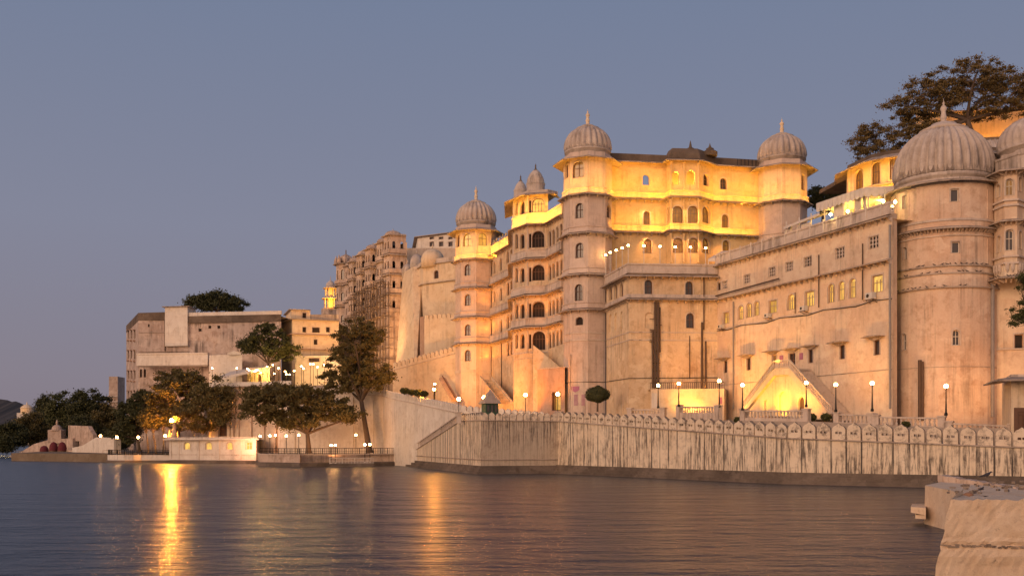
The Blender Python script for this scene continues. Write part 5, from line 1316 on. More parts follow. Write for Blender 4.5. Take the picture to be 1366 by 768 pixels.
for i in range(70): u = wl2.len * (i + .5) / 70; m_.plate(wl2, [(u - .08, zv + .22), (u + .08, zv + .22), (u + .08, zv + .5), (u, zv + .62), (u - .08, zv + .5)], [], 0, .12)
m_.bar(wl2(0, zv + .3, .06), wl2(wl2.len, zv + .3, .06), .1); build('roof_cresting', m_, 'white', pv)
build('stone_footing', MB().sweep([V0b, V0, V1, V2], [(0, -1), (.6, -1), (.5, .5), (0, .62)]), 'stone', pv)
for px in (227.5, 238, 265, 292, 321, 341): u = wl.u(px); m_ = MB().plate(wl, [(u - .2, .5), (u + .2, .5), (u + .2, zv), (u - .2, zv)], [], -.12, .02); build('pilaster', m_, 'white', pv)
band(pv, [V0, V1], 1.6, 1.72, .08)
build('roof_ornament', MB().lathe((*XY(232, 203), zv + .2), [(.9, 0), (.9, .3), (.5, .5), (.6, .9), (.35, 1.3), (.45, 1.7), (.15, 2.3), (.2, 2.6), (.02, 3.1)], 12).lathe((*XY(226, 204), zv + .2), [(.5, 0), (.4, .5), (.2, 1), (.02, 1.8)], 10).lathe((*XY(237, 204), zv + .2), [(.5, 0), (.4, .5), (.2, 1), (.02, 1.6)], 10), 'cream', pv)
# round platform
rpf = thing('round_platform', 'curved low white quay with dark railing left of the white pavilion', 'platform', (*XY(190, 206), 0))
cxp = XY(189, 212); arc = [Vector((cxp.x + 6.0 * math.cos(R(a)), cxp.y + 9.5 * math.sin(R(a)))) for a in range(195, 301, 15)] + [XY(228, 203.2)]
zq = 1.55
build('wall_face', MB().prism(arc + [XY(229, 216), XY(150, 218)], -1, zq), 'white', rpf)
build('stone_footing', MB().sweep(arc, [(0, -1), (.35, -1), (.3, .4), (0, .5)]), 'stone', rpf); rail(rpf, arc, zq, 1.0, .35)
# ghat ruins further left
gh = thing('ghat_wall', 'white sloping ghat wall with stepped top, left of the round quay', 'wall', (*XY(125, 235), 0))
g_ = Wall(XY(96, 245), XY(152, 222)); gz_ = lambda px, py: (g_.u(px), g_.z(px, py))
m_ = MB().plate(g_, [(0, -.5), (g_.len, -.5), gz_(152, 584), gz_(128, 583), gz_(110, 594), gz_(96, 597)], [], 0, 1.5); build('wall_face', m_, 'white', gh); build('stone_footing', MB().sweep([g_.A, g_.B], [(0, -1), (.4, -1), (.4, .35), (0, .45)]), 'stone', gh)
build('door_recess', MB().plate(g_, [gz_(137, 610), gz_(149, 610), gz_(149, 599), gz_(137, 600)], [gz_ and [gz_(138, 609), gz_(148, 609), gz_(148, 600.5), gz_(138, 601)]], -.06, .02), 'trim', gh)
ru = thing('ruined_ghat', 'ruined old masonry ghat with dark doorway and sloping bank at far left', 'ruin', (*XY(90, 255), 0))
wl = Wall(XY(91, 262), XY(124, 250)); o = wl.op(103, 593, 5.5, 10, False); m_ = MB(); m_.plate(wl, [(0, 0), (wl.len, 0), (wl.len, wl.z(124, 580)), (wl.u(117), wl.z(117, 568)), (0, wl.z(91, 567))], [outline(o)], 0, 1.0); build('wall', m_, 'old', ru); build('doorway', MB().plate(wl, outline(o), [], .8), 'void', ru, fix=False)
wl = Wall(XY(12, 285), XY(97, 258)); m_ = MB().plate(wl, [(0, 0), (wl.len, 0), (wl.len, wl.z(97, 584)), (wl.u(66), wl.z(66, 586)), (wl.u(45), wl.z(45, 592)), (wl.u(22), wl.z(22, 606))], [], 0, 4); build('bank', m_, 'old', ru)
wl = Wall(XY(55, 262), XY(96, 252)); m_ = MB().plate(wl, [(0, -.5), (wl.len, -.5), (wl.len, wl.z(96, 600)), (0, wl.z(55, 601))], [], 0, 2); build('low_quay', m_, 'old', ru)
tp_ = thing('small_shrine', 'little domed stone shrine on the ruined ghat', 'shrine', (*XY(76, 262), 5))
q = XY(76, 264); build('cella', MB().box((q.x, q.y, Zy(582, 264)), (3.4, 3, 3.4)), 'old', tp_); build('dome', MB().lathe((q.x, q.y, Zy(574, 264)), [(1.9, -.1), (1.9, .2), (1.3, .3), (1.15, .9), (.6, 1.4), (.25, 1.5), (.3, 2.1), (.02, 2.9)], 14), 'old', tp_)
# red cloth boats / covers on the ghat
for i, (px, py, w_, h_, lb_) in enumerate(((59, 598, 11, 8, 'low crumpled red covered boat at the left end of the ghat quay'), (71.5, 597, 11, 12, 'red domed boat cover on the ghat quay, middle one'), (83, 597, 11, 12, 'red domed boat cover on the ghat quay nearest the ruined doorway'))):
    t = thing('covered_boat', lb_, 'boat', (*XY(px, 256), 1.5), 'red covered boats on the ghat'); q = XY(px, 256 - i); rw_ = w_ / 2 / F * 256; z0_ = Zy(py + 6, 256); hh = h_ / F * 256
    build('cover', MB().lathe((q.x, q.y, z0_ + .4), [(rw_, 0), (rw_ * 1.02, hh * .3), (rw_ * .85, hh * .65), (rw_ * .5, hh * .9), (.02, hh)], 16, 6, .12), 'red', t); build('hull', MB().lathe((q.x, q.y, z0_ - .2), [(rw_ * .7, -.2), (rw_ * 1.1, .3), (rw_ * 1.1, .65), (rw_, .6)], 14), 'wood', t)
fd = thing('distant_dome', 'tiny white lit dome far away above the left treetops', 'dome', (*XY(36, 520), 20))
q = XY(36, 520); build('dome', MB().lathe((q.x, q.y, Zy(551, 520)), [(3.0, 0), (3.0, 2.4), (3.3, 2.6), (2.6, 3.4), (1.4, 4.3), (.4, 4.6), (.02, 6)], 16), 'cream', fd); build('base', MB().box((q.x, q.y, 11), (7, 7, 16)), 'white', fd)
spot('flood_distant_dome', (q.x, q.y - 14, 18), (q.x, q.y, 22), 1600, ang=40)
fh = thing('distant_house', 'pale roofed house between the left treetops and the mansion', 'house', (*XY(156, 330), 0)); q = XY(156, 330)
build('wall', MB().box((q.x, q.y, Zy(540, 330)), (2.8, 6, 18)), 'old', fh); build('balcony', MB().box((q.x, q.y - 3.2, Zy(529, 330)), (3.2, .6, .4)).box((q.x, q.y - 3.2, Zy(536, 330)), (3.2, .6, .4)), 'trim', fh)

# ================================================================== LAMPS
def lampproto(h, gr, style, name='globe_lamp'):
    t = thing(name, '', '', (0, 0, 0))
    if style == 'tall':
        build('base', MB().lathe((0, 0, 0), [(.16, 0), (.16, .2), (.09, .3), (.09, .5)], 10), 'iron', t)
        build('post', MB().tube([(0, 0, .4), (0, 0, h * .55), (0, 0, h - gr * .9)], [.09, .06, .045], 8), 'iron', t)
    else:
        build('base', MB().lathe((0, 0, 0), [(.12, 0), (.12, .12), (.05, .2)], 8), 'white', t)
        build('post', MB().tube([(0, 0, .1), (0, 0, h - gr * .9)], .045, 6), 'pale' if style == 'roof' else 'iron', t)
    build('collar', MB().lathe((0, 0, h - gr * 1.35), [(.05, 0), (.13, .08), (.13, .14), (.04, .18)], 10), 'iron', t)
    g = MB().lathe((0, 0, h), [(.02, -gr)] + [(gr * math.cos(R(a)), gr * math.sin(R(a))) for a in range(-70, 80, 20)] + [(.02, gr)], 12)
    build('globe', g, 'globe' if style != 'string' else 'bulb', t, smooth=True)
    return t
prot = {}
def lamps(style, gr, lst, group, cat='street lamp', name='globe_lamp'):
    """lst: (px, py_globe, Y, z_base, label)"""
    for (px, py, Y, zb_, lab) in lst:
        zg = Zy(py, Y); h = max(.6, zg - zb_); key = (style, round(h * 4) / 4, gr)
        if key not in prot: t = lampproto(key[1], gr, style, name); prot[key] = t
        else: t = copytree(prot[key])
        t.location = (*XY(px, Y), zg - key[1]); tag(t, lab, cat, group)
def o_(i): return ORD[i]
def wz(px, Yp): return Yp
tl = [(878, 514, 124, Zy(544, 124)), (905.5, 511.5, 122.6, Zy(543, 122.6)), (959.5, 508, 116.8, Zy(542, 116.8)), (990.5, 513.5, 112, Zy(546, 112)), (1075.5, 510.5, 105.8, Zy(543, 105.8)), (1115, 513, 103.4, Zy(549, 103.4)), (1163.5, 511, 100.2, Zy(548, 100.2)), (1262, 515, 96.2, Zy(553.5, 96.2))]
desc = ['leftmost tall lamp before the corner block, beside the white annex door', 'second tall lamp before the lit annex, right of the white door', 'tall lamp at the right end of the lit annex', 'tall lamp at the left foot of the yellow stair portal', 'unlit-looking dark lamp post standing over the right flight of the stair portal', 'tall globe lamp just right of the stair portal', 'tall globe lamp midway between the stair portal and the round tower', 'rightmost tall globe lamp glowing against the round tower']
lamps('tall', .19, [(*a, d) for a, d in zip(tl, desc)], 'globe lamps along the promenade')
rl_ = [(808, 340.5, 148), (814, 337, 145.8), (822, 334, 143.2), (830, 331, 140.8), (838, 327.6, 138.4), (859, 328, 138.3), (880.4, 329, 138.5), (900.7, 329.6, 138.6), (921, 330, 138.8), (941.3, 331, 138.9)]
lamps('roof', .155, [(px, py, Y + .3, zBt + .1, '%s white-posted globe lamp from the left along the corner block roof parapet' % o_(i)) for i, (px, py, Y) in enumerate(rl_)], 'globe lamps on the corner block roof')
bl = [(612, 532, 137.5, 7.9, 'globe lamp on the pier where the bastion stair reaches the top'), (645.5, 530, 137, 7.5, 'globe lamp beside the green guard booth'), (701, 526.5, 138, 7.8, 'globe lamp on the bastion between booth and gate block'), (744, 525.5, 135.5, 7.8, 'globe lamp in front of the gate block doorway')]
lamps('short', .24, bl, 'globe lamps on the bastion')
for l_ in bl:
    q = XY(l_[0], l_[2] + .02)
    t = thing('lamp_pier', 'pale pier under the ' + l_[4].replace('the pier where ', '').replace('reaches the top', 'top'), 'pier', (q.x, q.y, 6.8), 'lamp piers on the bastion'); build('shaft', MB().box((q.x, q.y, 7.3), (.6, .6, 1.4)), 'trim', t); build('cap', MB().box((q.x, q.y, 8.05), (.8, .8, .14)), 'trim', t)
sl_ = [(347, 581.6, 186), (360, 581, 180), (367.5, 580.5, 188), (382, 581, 182), (398.5, 580, 178), (474.8, 580, 186)]
lamps('short', .19, [(px, py, Y, dk, d) for (px, py, Y), d in zip(sl_, ['leftmost tall lamp on the landing stage next to the pavilion', 'second tall lamp on the landing stage from the pavilion', 'third tall lamp on the landing stage from the pavilion, set back', 'fourth tall lamp on the landing stage, under the spreading tree', 'tall lamp left of the spreading tree trunk', 'lone tall lamp right of the spreading tree on the landing stage'])], 'globe lamps on the landing stage')
jl = [(441.7, 593.6, 168.6, .6, 'left one of the lamp pair at the left end of the jetty'), (447.3, 593.6, 168.6, .6, 'right one of the lamp pair at the left end of the jetty'), (486.7, 592.8, 169.6, .6, 'left one of the lamp pair at the right end of the jetty'), (493.4, 592.6, 169.6, .6, 'right one of the lamp pair at the right end of the jetty'),
      (528.4, 585, 183, dk + 2.2, 'left lamp on the pale gate pier'), (533.8, 585, 183, dk + 2.2, 'right lamp on the pale gate pier')]
lamps('short', .19, jl, 'paired lamps by the jetty')
ql = [(134, 581, 232, 4.5, 'small lamp above the white ghat wall'), (156, 583, 205.5, zq, 'lamp at the left end of the round quay'), (184.5, 583, 203, zq, 'lamp in the middle of the round quay'), (220.5, 581, 206, zq, 'lamp at the right end of the round quay beside the pavilion')]
lamps('short', .24, ql, 'lamps on the round quay')
rt_px = [(283, 491), (316, 491), (330, 492), (340, 495.6), (348, 497), (332.5, 494), (345.5, 494), (356.3, 489), (364, 486.7), (365.8, 498.3), (371.5, 491), (380.4, 495.6), (382, 499), (386.5, 499.6), (392.5, 494.6), (402.2, 488.5), (405, 491.5), (414, 485.5), (418, 485.6), (423.5, 489.5), (433, 486.8)]
for a in range(0, len(rt_px)): pass
Ys = [209, 208, 207.5, 207, 212, 211, 214, 206, 212, 209, 216, 214, 211, 215, 207, 206, 205, 209, 212, 207, 205]
lamps('short', .15, [(px, py, Y, zt_r, ('%s lamp from the left on the restaurant terrace' % o_(i)) if i < 20 else 'last lamp at the right end of the restaurant terrace, by the tall tree') for i, ((px, py), Y) in enumerate(zip(rt_px, Ys)) for zt_r in [Zy(516, 204) + .1]], 'lamps on the restaurant terrace')
# bulbs on the wing's roof rail
wb_ = [(1046.5, 323), (1065.5, 316.8), (1073.8, 314.3), (1101, 305.5), (1121.4, 298.7), (1128, 296.8), (1152, 288.5), (1159.2, 286.3), (1182.5, 278.3), (1190.3, 276)]
lst = []
for i, (px, py) in enumerate(wb_):
    u = wr.u(px); q = wr(u, 0, .1); zr2 = wr.z(px, py); lst.append((px, py, q.y, min(zU + 1.5, zr2 - .5), '%s small bulb lamp from the left on the roof rail of the long wing' % o_(i)))
lamps('string', .13, lst, 'bulb lamps on the long wing roof', 'lamp', 'rail_lamp')
for i, (px, py) in enumerate(((993, 338.5), (998.5, 337.5), (957, 348), (977, 345))):
    t = thing('canopy_bulb', ['upper left bulb', 'upper right bulb', 'lower left bulb', 'lower right bulb'][i] + ' of the lights round the low roof canopy', 'light bulb', P(px, py, 143), 'bulbs round the low canopy'); q = P(px, py, 143)
    build('bulb', MB().lathe(tuple(q), [(.02, -.12), (.12, 0), (.02, .12)], 8), 'bulb', t); build('stem', MB().tube([q + Vector((0, 0, .1)), q + Vector((0, 0, .6))], .03, 5), 'iron', t)
for i, (px, py) in enumerate(((1131, 282), (1108, 286), (1178, 268.5), (1194, 269.5))):
    q = P(px, py, 116 if px < 1140 else 110); t = thing('ceiling_lamp', 'warm lamp glowing inside the marquee, %s from the left' % o_([1, 0, 2, 3][i]), 'lamp', q, 'lamps inside the marquee'); build('bulb', MB().lathe(tuple(q), [(.02, -.2), (.2, 0), (.02, .2)], 8), 'bulb', t); build('stem', MB().tube([q + Vector((0, 0, .2)), q + Vector((0, 0, .8))], .03, 5), 'iron', t)
# floodlights
def floodlamp(px, py, Y, zb_, lab, r_=.3, grp=None, lens='flood'):
    q = P(px, py, Y); t = thing('floodlight', lab, 'floodlight', (q.x, q.y, zb_), grp)
    build('mast', MB().tube([(q.x, q.y, zb_), (q.x, q.y, q.z - r_)], [.1, .07], 8), 'iron', t)
    build('lens', MB().lathe(tuple(q), [(.02, -r_), (r_ * .7, -r_ * .7), (r_, 0), (r_ * .7, r_ * .7), (.02, r_)], 12), lens, t, smooth=True)
    build('housing', MB().box((q.x, q.y + r_ * 1.3, q.z), (r_ * 2.6, .15, r_ * 2.4)), 'iron', t)
floodlamp(228.8, 560.5, 204, 1.5, 'dazzling orange floodlight on a mast over the white pavilion', .32, None, 'star')
floodlamp(580, 512, 168, 9, 'upper bright floodlight on the ramp behind the ramp wall', .13, 'floodlights on the ramp')
floodlamp(579, 519, 167, 9, 'lower bright floodlight on the ramp behind the ramp wall', .20, 'floodlights on the ramp')
for i, (px, py, c) in enumerate(((15, 588, 'bulb'), (21, 582, 'redbulb'), (4, 587, 'bulb'))):
    q = P(px, py, 330); t = thing('distant_lamp', ['tiny white lamp on the far left shore', 'tiny red lamp on the far left shore', 'faint yellow lamp at the far left picture edge'][i], 'lamp', (q.x, q.y, 0)); build('bulb', MB().lathe(tuple(q), [(.02, -.35), (.35, 0), (.02, .35)], 8), c, t); build('post', MB().tube([(q.x, q.y, 0), (q.x, q.y, q.z - .2)], .07, 5), 'iron', t)
# ================================================================== FOREGROUND WALLS
fw = thing('foreground_wall', 'big near cream plastered wall with a cracked ledge line at the bottom right', 'wall', (13.6, 31, 0))
wl = Wall(Vector((12.85, 30.0)), Vector((30, 30.0)))
# front face leans back slightly; irregular outline
yF = 30.0
def fp(px, py, Y=yF): return P(px, py, Y)
m_ = MB(); cols_ = 40; rows_ = [768 + 60, 735, 729, 700, 664.6]
base = []
rnd = random.Random(5)
RW_ = [850, 820, 790, 770, 755, 742, 733, 727, 722, 716, 708, 699, 690, 682, 674, 666]; XL_ = {850: 1236, 790: 1244, 742: 1252, 733: 1254, 727: 1255.5, 716: 1258, 690: 1263, 666: 1268.5}; NR_ = len(RW_)
for r_, py in enumerate(RW_):
    row = []
    xl = float(np.interp(-py, sorted(-k for k in XL_), [XL_[k] for k in sorted(XL_, reverse=True)])) + rnd.uniform(-1.6, 1.2)
    for c_ in range(cols_ + 1):
        px = xl + (1560 - xl) * (c_ / cols_) ** 1.2; dy = {742: -.05, 733: -.02, 727: .05, 716: .02}.get(py, 0) + rnd.uniform(-.015, .015)
        base.append(tuple(P(px + rnd.uniform(-.6, .6) * (c_ > 0), py + (rnd.uniform(-1.5, 1.5) if 710 < py < 745 else rnd.uniform(-.4, .4) - (rnd.uniform(-1.6, 1.6) if py == 666 else 0)), yF + dy * 1.0)))
for p in base: m_.v.append(p)
nc = cols_ + 1
for r_ in range(NR_ - 1):
    for c_ in range(cols_): a = r_ * nc + c_; m_.f.append((a, a + 1, a + 1 + nc, a + nc))
top = [base[(NR_ - 1) * nc + c_] for c_ in range(nc)]
# top surface going back, and left side
tb = [(p[0] * 1.27 + .0, p[1] + 7, p[2] - .25 + rnd.uniform(-.05, .05)) for p in top]
o1_ = len(m_.v); m_.v += tb
for c_ in range(cols_): m_.f.append(((NR_ - 1) * nc + c_, (NR_ - 1) * nc + c_ + 1, o1_ + c_ + 1, o1_ + c_))
lf = [base[r_ * nc] for r_ in range(NR_)]; o2_ = len(m_.v); m_.v += [(p[0] * 1.27, p[1] + 7, p[2]) for p in lf]
for r_ in range(NR_ - 1): m_.f.append((r_ * nc, (r_ + 1) * nc, o2_ + r_ + 1, o2_ + r_))
build('plaster_face', m_, 'fore', fw, fix=False)
m_ = MB()
for i in range(60):
    px = 1258 + (i / 60) ** 1.1 * 130 + rnd.uniform(-3, 3); py = 727.5 + rnd.uniform(-2.0, 1.5) + (2 if px > 1330 else 0); q = P(px, py, yF - .03)
    m_.box(tuple(q), (rnd.uniform(.03, .12), .05, rnd.uniform(.012, .04)), rnd.uniform(-.3, .3))
build('crumbled_edge', m_, 'rubble', fw)
fw2 = thing('foreground_wall', 'weathered lower wall block standing in the water behind the near wall', 'wall', (20, 51, 0))
m_ = MB(); yA = 50.5
tlp = [P(1234, 647, yA), P(1275, 655, yA - 3), P(1300, 662, 40), P(1420, 666, 40)]
m_.poly([P(1234, 647, yA), P(1233, 702, yA), P(1262, 706, 47), P(1290, 740, 44), P(1290, 660, 44), P(1268, 653.5, 47)])
m_.poly([P(1234, 647, yA), P(1233, 702, yA), P(1236, 702, yA + 7), P(1251, 641, yA + 6)])
m_.poly([P(1234, 647, yA), P(1268, 653.5, 47), P(1290, 660, 44), P(1420, 664, 44), P(1420, 650, 60), P(1262, 641, yA + 7)])
build('plaster_face', m_, 'fore', fw2, fix=False)
m_ = MB()
for i in range(9): q = P(1238 + rnd.uniform(-2, 3), 653 + i * 2.2, yA - .03); m_.box(tuple(q), (rnd.uniform(.08, .16), .05, rnd.uniform(.05, .11)))
build('peeled_patch', m_, 'rubble', fw2)
m_ = MB(); m_.prism([P(1215, 0, 49.5)[:2], P(1235, 0, 49)[:2], P(1236, 0, 52)[:2], P(1217, 0, 52)[:2]], [Zy(683, 49.5), Zy(687, 49), Zy(687, 49), Zy(683, 49.5)], [Zy(675.5, 49.5), Zy(677, 49), Zy(677, 49), Zy(675.5, 49.5)])
m_.prism([P(1221, 0, 49.5)[:2], P(1235, 0, 49)[:2], P(1236, 0, 52)[:2], P(1222, 0, 52)[:2]], Zy(691, 49.5), Zy(686, 49.5))
build('broken_slab', m_, 'fore', fw2)
pr = thing('rubble_parapet', 'broken dark stone parapet with rubble sloping right behind the near walls', 'wall', (22, 55, 1))
m_ = MB(); wl = Wall(XY(1251, 56), XY(1440, 50)); n_ = 50; 
for i in range(n_):
    u = wl.len * i / n_; px = 1251 + (1440 - 1251) * i / n_; z1_ = Zy(634 + (649 - 634) * min(1, i / 32), 55) + rnd.uniform(-.05, .04)
    m_.plate(wl, [(u, .3), (u + wl.len / n_ + .01, .3), (u + wl.len / n_ + .01, z1_ - rnd.uniform(0, .05)), (u, z1_)], [], rnd.uniform(-.05, .05), .7)
build('coping_slab', m_, 'old', pr)
m_ = MB()
for i in range(48):
    px = rnd.uniform(1262, 1375); Y = rnd.uniform(42, 53); q = P(px, 0, Y); s_ = rnd.uniform(.05, .2) ** 1.15 * 1.2; zt3 = lerp(1.85, 2.15, (px - 1240) / 130) - .12
    m_.box((q.x, q.y, zt3 + s_ * .2), (s_ * 1.6, s_, s_ * .7), rnd.uniform(0, 3))
build('rubble', m_, 'rubble', pr)
tpot = thing('clay_pot', 'broken rounded terracotta pot lying on the foreground wall top', 'pot', P(1292, 664, 42)); q = P(1292, 663, 42)
build('bowl', MB().lathe(tuple(q), [(.12, -.08), (.2, .02), (.19, .14), (.1, .2), (.02, .22)], 14), 'tile', tpot, smooth=True)
# ================================================================== BIRDS
def bird_mesh(s):
    """one continuous body: tail, back, breast, neck and head as one lofted skin, heading +X"""
    st_ = [(-.62, .10, .015, .05), (-.48, .13, .02, .06), (-.30, .17, .05, .07), (-.12, .21, .10, .10), (.06, .25, .125, .13), (.20, .30, .11, .12), (.29, .37, .075, .085), (.35, .43, .065, .07), (.42, .445, .05, .05), (.46, .435, .02, .02), (.56, .425, .006, .006)]
    m_ = MB(); k = 10
    for (x, z_, ry, rz_) in st_:
        for j in range(k): a = 2 * math.pi * j / k; m_.v.append((x * s, ry * math.cos(a) * s, (z_ + rz_ * math.sin(a)) * s))
    for i in range(len(st_) - 1):
        for j in range(k): m_.f.append((i * k + j, i * k + (j + 1) % k, (i + 1) * k + (j + 1) % k, (i + 1) * k + j))
    m_.f.append(tuple(reversed(range(k)))); m_.f.append(tuple((len(st_) - 1) * k + j for j in range(k)))
    return m_
def bird(name, lab, cat, loc, s, rz, grp=None, legs=True):
    t = build(name, bird_mesh(s), 'feather', None, smooth=True); t.location = loc; t.rotation_euler = (0, 0, rz); tag(t, lab, cat, grp)
    if legs:
        for sy in (-1, 1):
            l_ = MB().tube([(.06 * s, sy * .05 * s, .16 * s), (.03 * s, sy * .05 * s, 0)], .012 * s, 5)
            for a in (-.4, 0, .4): l_.tube([(.03 * s, sy * .05 * s, .01 * s), (.03 * s + .09 * s * math.cos(a), sy * .05 * s + .09 * s * math.sin(a), .005 * s)], .008 * s, 4)
            c = bpy.data.objects.new('leg', build('leg', l_, 'iron').data); tmp = [x for x in bpy.data.objects if x.name.startswith('leg') and x.data == c.data][0]; bpy.data.objects.remove(c); tmp.parent = t
    return t
bird('crow', 'dark crow standing on the broken stone parapet, highest of the foreground birds', 'bird', P(1316, 637, 54.8), .72, R(12), 'birds on the foreground walls')
bird('pigeon', 'dark pigeon crouching in the hollow of the parapet, facing right', 'bird', P(1308, 655, 46), .42, R(20), 'birds on the foreground walls')
bird('pigeon', 'dark pigeon lying low at the far right of the foreground wall top', 'bird', P(1353, 668, 41), .36, R(150), 'birds on the foreground walls')
bproto = build('pigeon', bird_mesh(.42), 'feather', None, smooth=True)
rb_ = random.Random(3); first = True
def perch(lst, ledge_txt, grp):
    global first
    for i, (x, y, z_) in enumerate(lst):
        b = bproto if first else bproto.copy()
        if not first: C.objects.link(b)
        first = False; b.location = (x, y, z_); b.rotation_euler = (0, 0, rb_.uniform(-.8, .8) + (math.pi if rb_.random() < .5 else 0)); tag(b, '%s pigeon from the left perched on %s' % (o_(min(i, 19)), ledge_txt), 'bird', grp)
def ringpts(pxs, zz_, d):
    out = []
    for px in pxs:
        ray = Vector(((px - 683) / F, 1)); a = ray.dot(ray); b = -2 * ray.dot(Vector((RX, RY))); c = RX ** 2 + RY ** 2 - (RR + d) ** 2; dd_ = b * b - 4 * a * c
        if dd_ > 0: t = (-b - math.sqrt(dd_)) / (2 * a); out.append((ray.x * t, ray.y * t, zz_))
    return out
perch(ringpts([1225, 1231, 1246, 1257, 1263, 1268, 1275, 1283, 1289, 1297, 1303, 1310, 1316], zr(352), .12), 'the upper ring ledge of the round tower', 'pigeons on the round tower')
perch(ringpts([1207, 1210, 1230, 1239, 1250, 1255, 1279, 1285, 1290, 1303, 1308], zr(362), .06), 'the middle ring ledge of the round tower', 'pigeons on the round tower')
perch(ringpts([1197, 1205, 1211, 1217, 1221, 1227, 1236, 1247, 1260, 1281, 1288], zr(381), .18), 'the lowest ring ledge of the round tower', 'pigeons on the round tower')
wl = Wall(E[1], E[2]); wl3 = Wall(E[2], E[3])
perch([tuple(wl(wl.len * t, ez(369) - .02, -.6)) for t in (.2, .45, .7, .95)] + [tuple(wl3(wl3.len * t, ez(369) - .02, -.6)) for t in (.2, .4, .65, .9)], 'the eave under the right edge oriel bays', 'pigeons on the end block')
# ================================================================== TREES
def make_tree(name, label, base, Y, crowns, mat, seed, n_cl=70, leaves=170, ls=.34, clr=1.1, tr=.45, fork=None, group=None, trunks=1, flat=.7, cat='tree', lean=0):
    """crowns: ellipses (px, py, rx_px, ry_px, dy_m) giving the crown's envelope at distance Y"""
    rg = np.random.default_rng(seed); rn = random.Random(seed)
    bx = Vector(base); t = thing(name, label, cat, bx, group)
    cl = []
    areas = [c[2] * c[3] for c in crowns]; tot = sum(areas)
    for c, ar in zip(crowns, areas):
        ctr = P(c[0], c[1], Y + (c[4] if len(c) > 4 else 0)); rx = c[2] / F * Y; rz_ = c[3] / F * Y; ry = rx * .85
        for _ in range(max(4, int(n_cl * 1.9 * ar / tot))):
            d = Vector((rn.gauss(0, 1), rn.gauss(0, 1), rn.gauss(0, 1))).normalized(); k = rn.random() ** .38
            cl.append(ctr + Vector((d.x * rx * k, d.y * ry * k, d.z * rz_ * k)))
    fk = Vector(fork) if fork else bx + Vector((0, 0, 3))
    bark = MB(); mids = []
    mid0 = bx.lerp(fk, .5) + Vector((rn.uniform(-.15, .15), 0, 0))
    bark.tube([bx, bx + (mid0 - bx) * .2, mid0, fk], [tr * 1.35, tr * 1.05, tr * .85, tr * .7], 9)
    build('trunk', bark, 'bark', t, smooth=True)
    # limbs to spread targets, twigs to clumps
    tg = []
    pool = list(cl); tg.append(rn.choice(pool))
    while len(tg) < min(8, len(pool)):
        tg.append(max(pool, key=lambda p: min((p - q).length for q in tg) * rn.uniform(.8, 1)))
    lb = MB(); nodes = []
    for g in tg:
        a = fk; e = fk.lerp(g, .8); ctrl = fk.lerp(g, .45) + Vector((rn.uniform(-.5, .5), rn.uniform(-.5, .5), rn.uniform(.0, .8)))
        pts = []
        for i in range(6): s_ = i / 5; pts.append(a * (1 - s_) ** 2 + ctrl * 2 * s_ * (1 - s_) + e * s_ * s_)
        lb.tube(pts, [tr * .55 * (1 - i / 7) for i in range(6)], 6); nodes += [(p, tr * .4 * (1 - i / 7)) for i, p in enumerate(pts) if i > 1]
    for c in cl:
        p, r_ = min(nodes, key=lambda q: (q[0] - c).length); m = p.lerp(c, .5) + Vector((rn.uniform(-.3, .3), rn.uniform(-.3, .3), rn.uniform(-.2, .3)))
        lb.tube([p, m, c], [r_ * .5, r_ * .3, .02], 4)
    build('limb', lb, 'bark', t)
    # leaves
    leaves = int(leaves * 1.25); n = len(cl) * leaves; cc = np.repeat(np.array([tuple(c) for c in cl]), leaves, axis=0)
    rad = np.repeat(rg.uniform(.45, 1.2, len(cl)) * clr * .88, leaves)
    d = rg.normal(size=(n, 3)); d /= np.linalg.norm(d, axis=1)[:, None]; k = np.clip(np.abs(rg.normal(0, .62, n)), 0, 1.9)
    pos = cc + d * (rad * k)[:, None] * np.array([1.15, 1.15, flat])
    a = rg.normal(size=(n, 3)); a /= np.linalg.norm(a, axis=1)[:, None]; b = np.cross(a, rg.normal(size=(n, 3))); b /= np.linalg.norm(b, axis=1)[:, None]
    s_ = (ls * .66 * rg.uniform(.6, 1.3, n))[:, None]
    q = np.stack([pos - a * s_, pos - b * s_ * .45, pos + a * s_, pos + b * s_ * .45], 1).reshape(-1, 3) - np.array(tuple(bx))
    me = bpy.data.meshes.new('crown'); me.vertices.add(4 * n); me.vertices.foreach_set('co', q.astype(np.float32).ravel()); me.loops.add(4 * n); me.loops.foreach_set('vertex_index', np.arange(4 * n, dtype=np.int32)); me.polygons.add(n); me.polygons.foreach_set('loop_start', np.arange(0, 4 * n, 4, dtype=np.int32)); me.polygons.foreach_set('loop_total', np.full(n, 4, dtype=np.int32)); me.update(calc_edges=True)
    me.materials.append(M[mat]); o = bpy.data.objects.new('crown', me); C.objects.link(o); o.parent = t
    return t
def b3(px, py, Y): return tuple(P(px, py, Y))
make_tree('tall_tree', 'tall slender tree with leaning bare trunk rising from the landing stage beside the ramp wall', b3(493, 604, 186), 186, [(478, 452, 36, 30), (472, 485, 38, 26), (495, 500, 36, 20), (460, 512, 26, 14), (512, 505, 16, 12), (440, 502, 12, 8)], 'leafo', 11, 110, 170, .36, 1.0, .55, fork=b3(482, 535, 186))
make_tree('spreading_tree', 'broad dark umbrella-shaped tree with forking limbs on the landing stage', b3(412, 604, 182), 182, [(385, 540, 52, 26), (342, 540, 26, 26), (430, 545, 42, 24), (462, 555, 22, 13), (375, 522, 40, 14), (415, 525, 36, 12), (395, 560, 40, 12)], 'leafo', 12, 150, 190, .38, 1.15, .5, fork=b3(410, 578, 182))
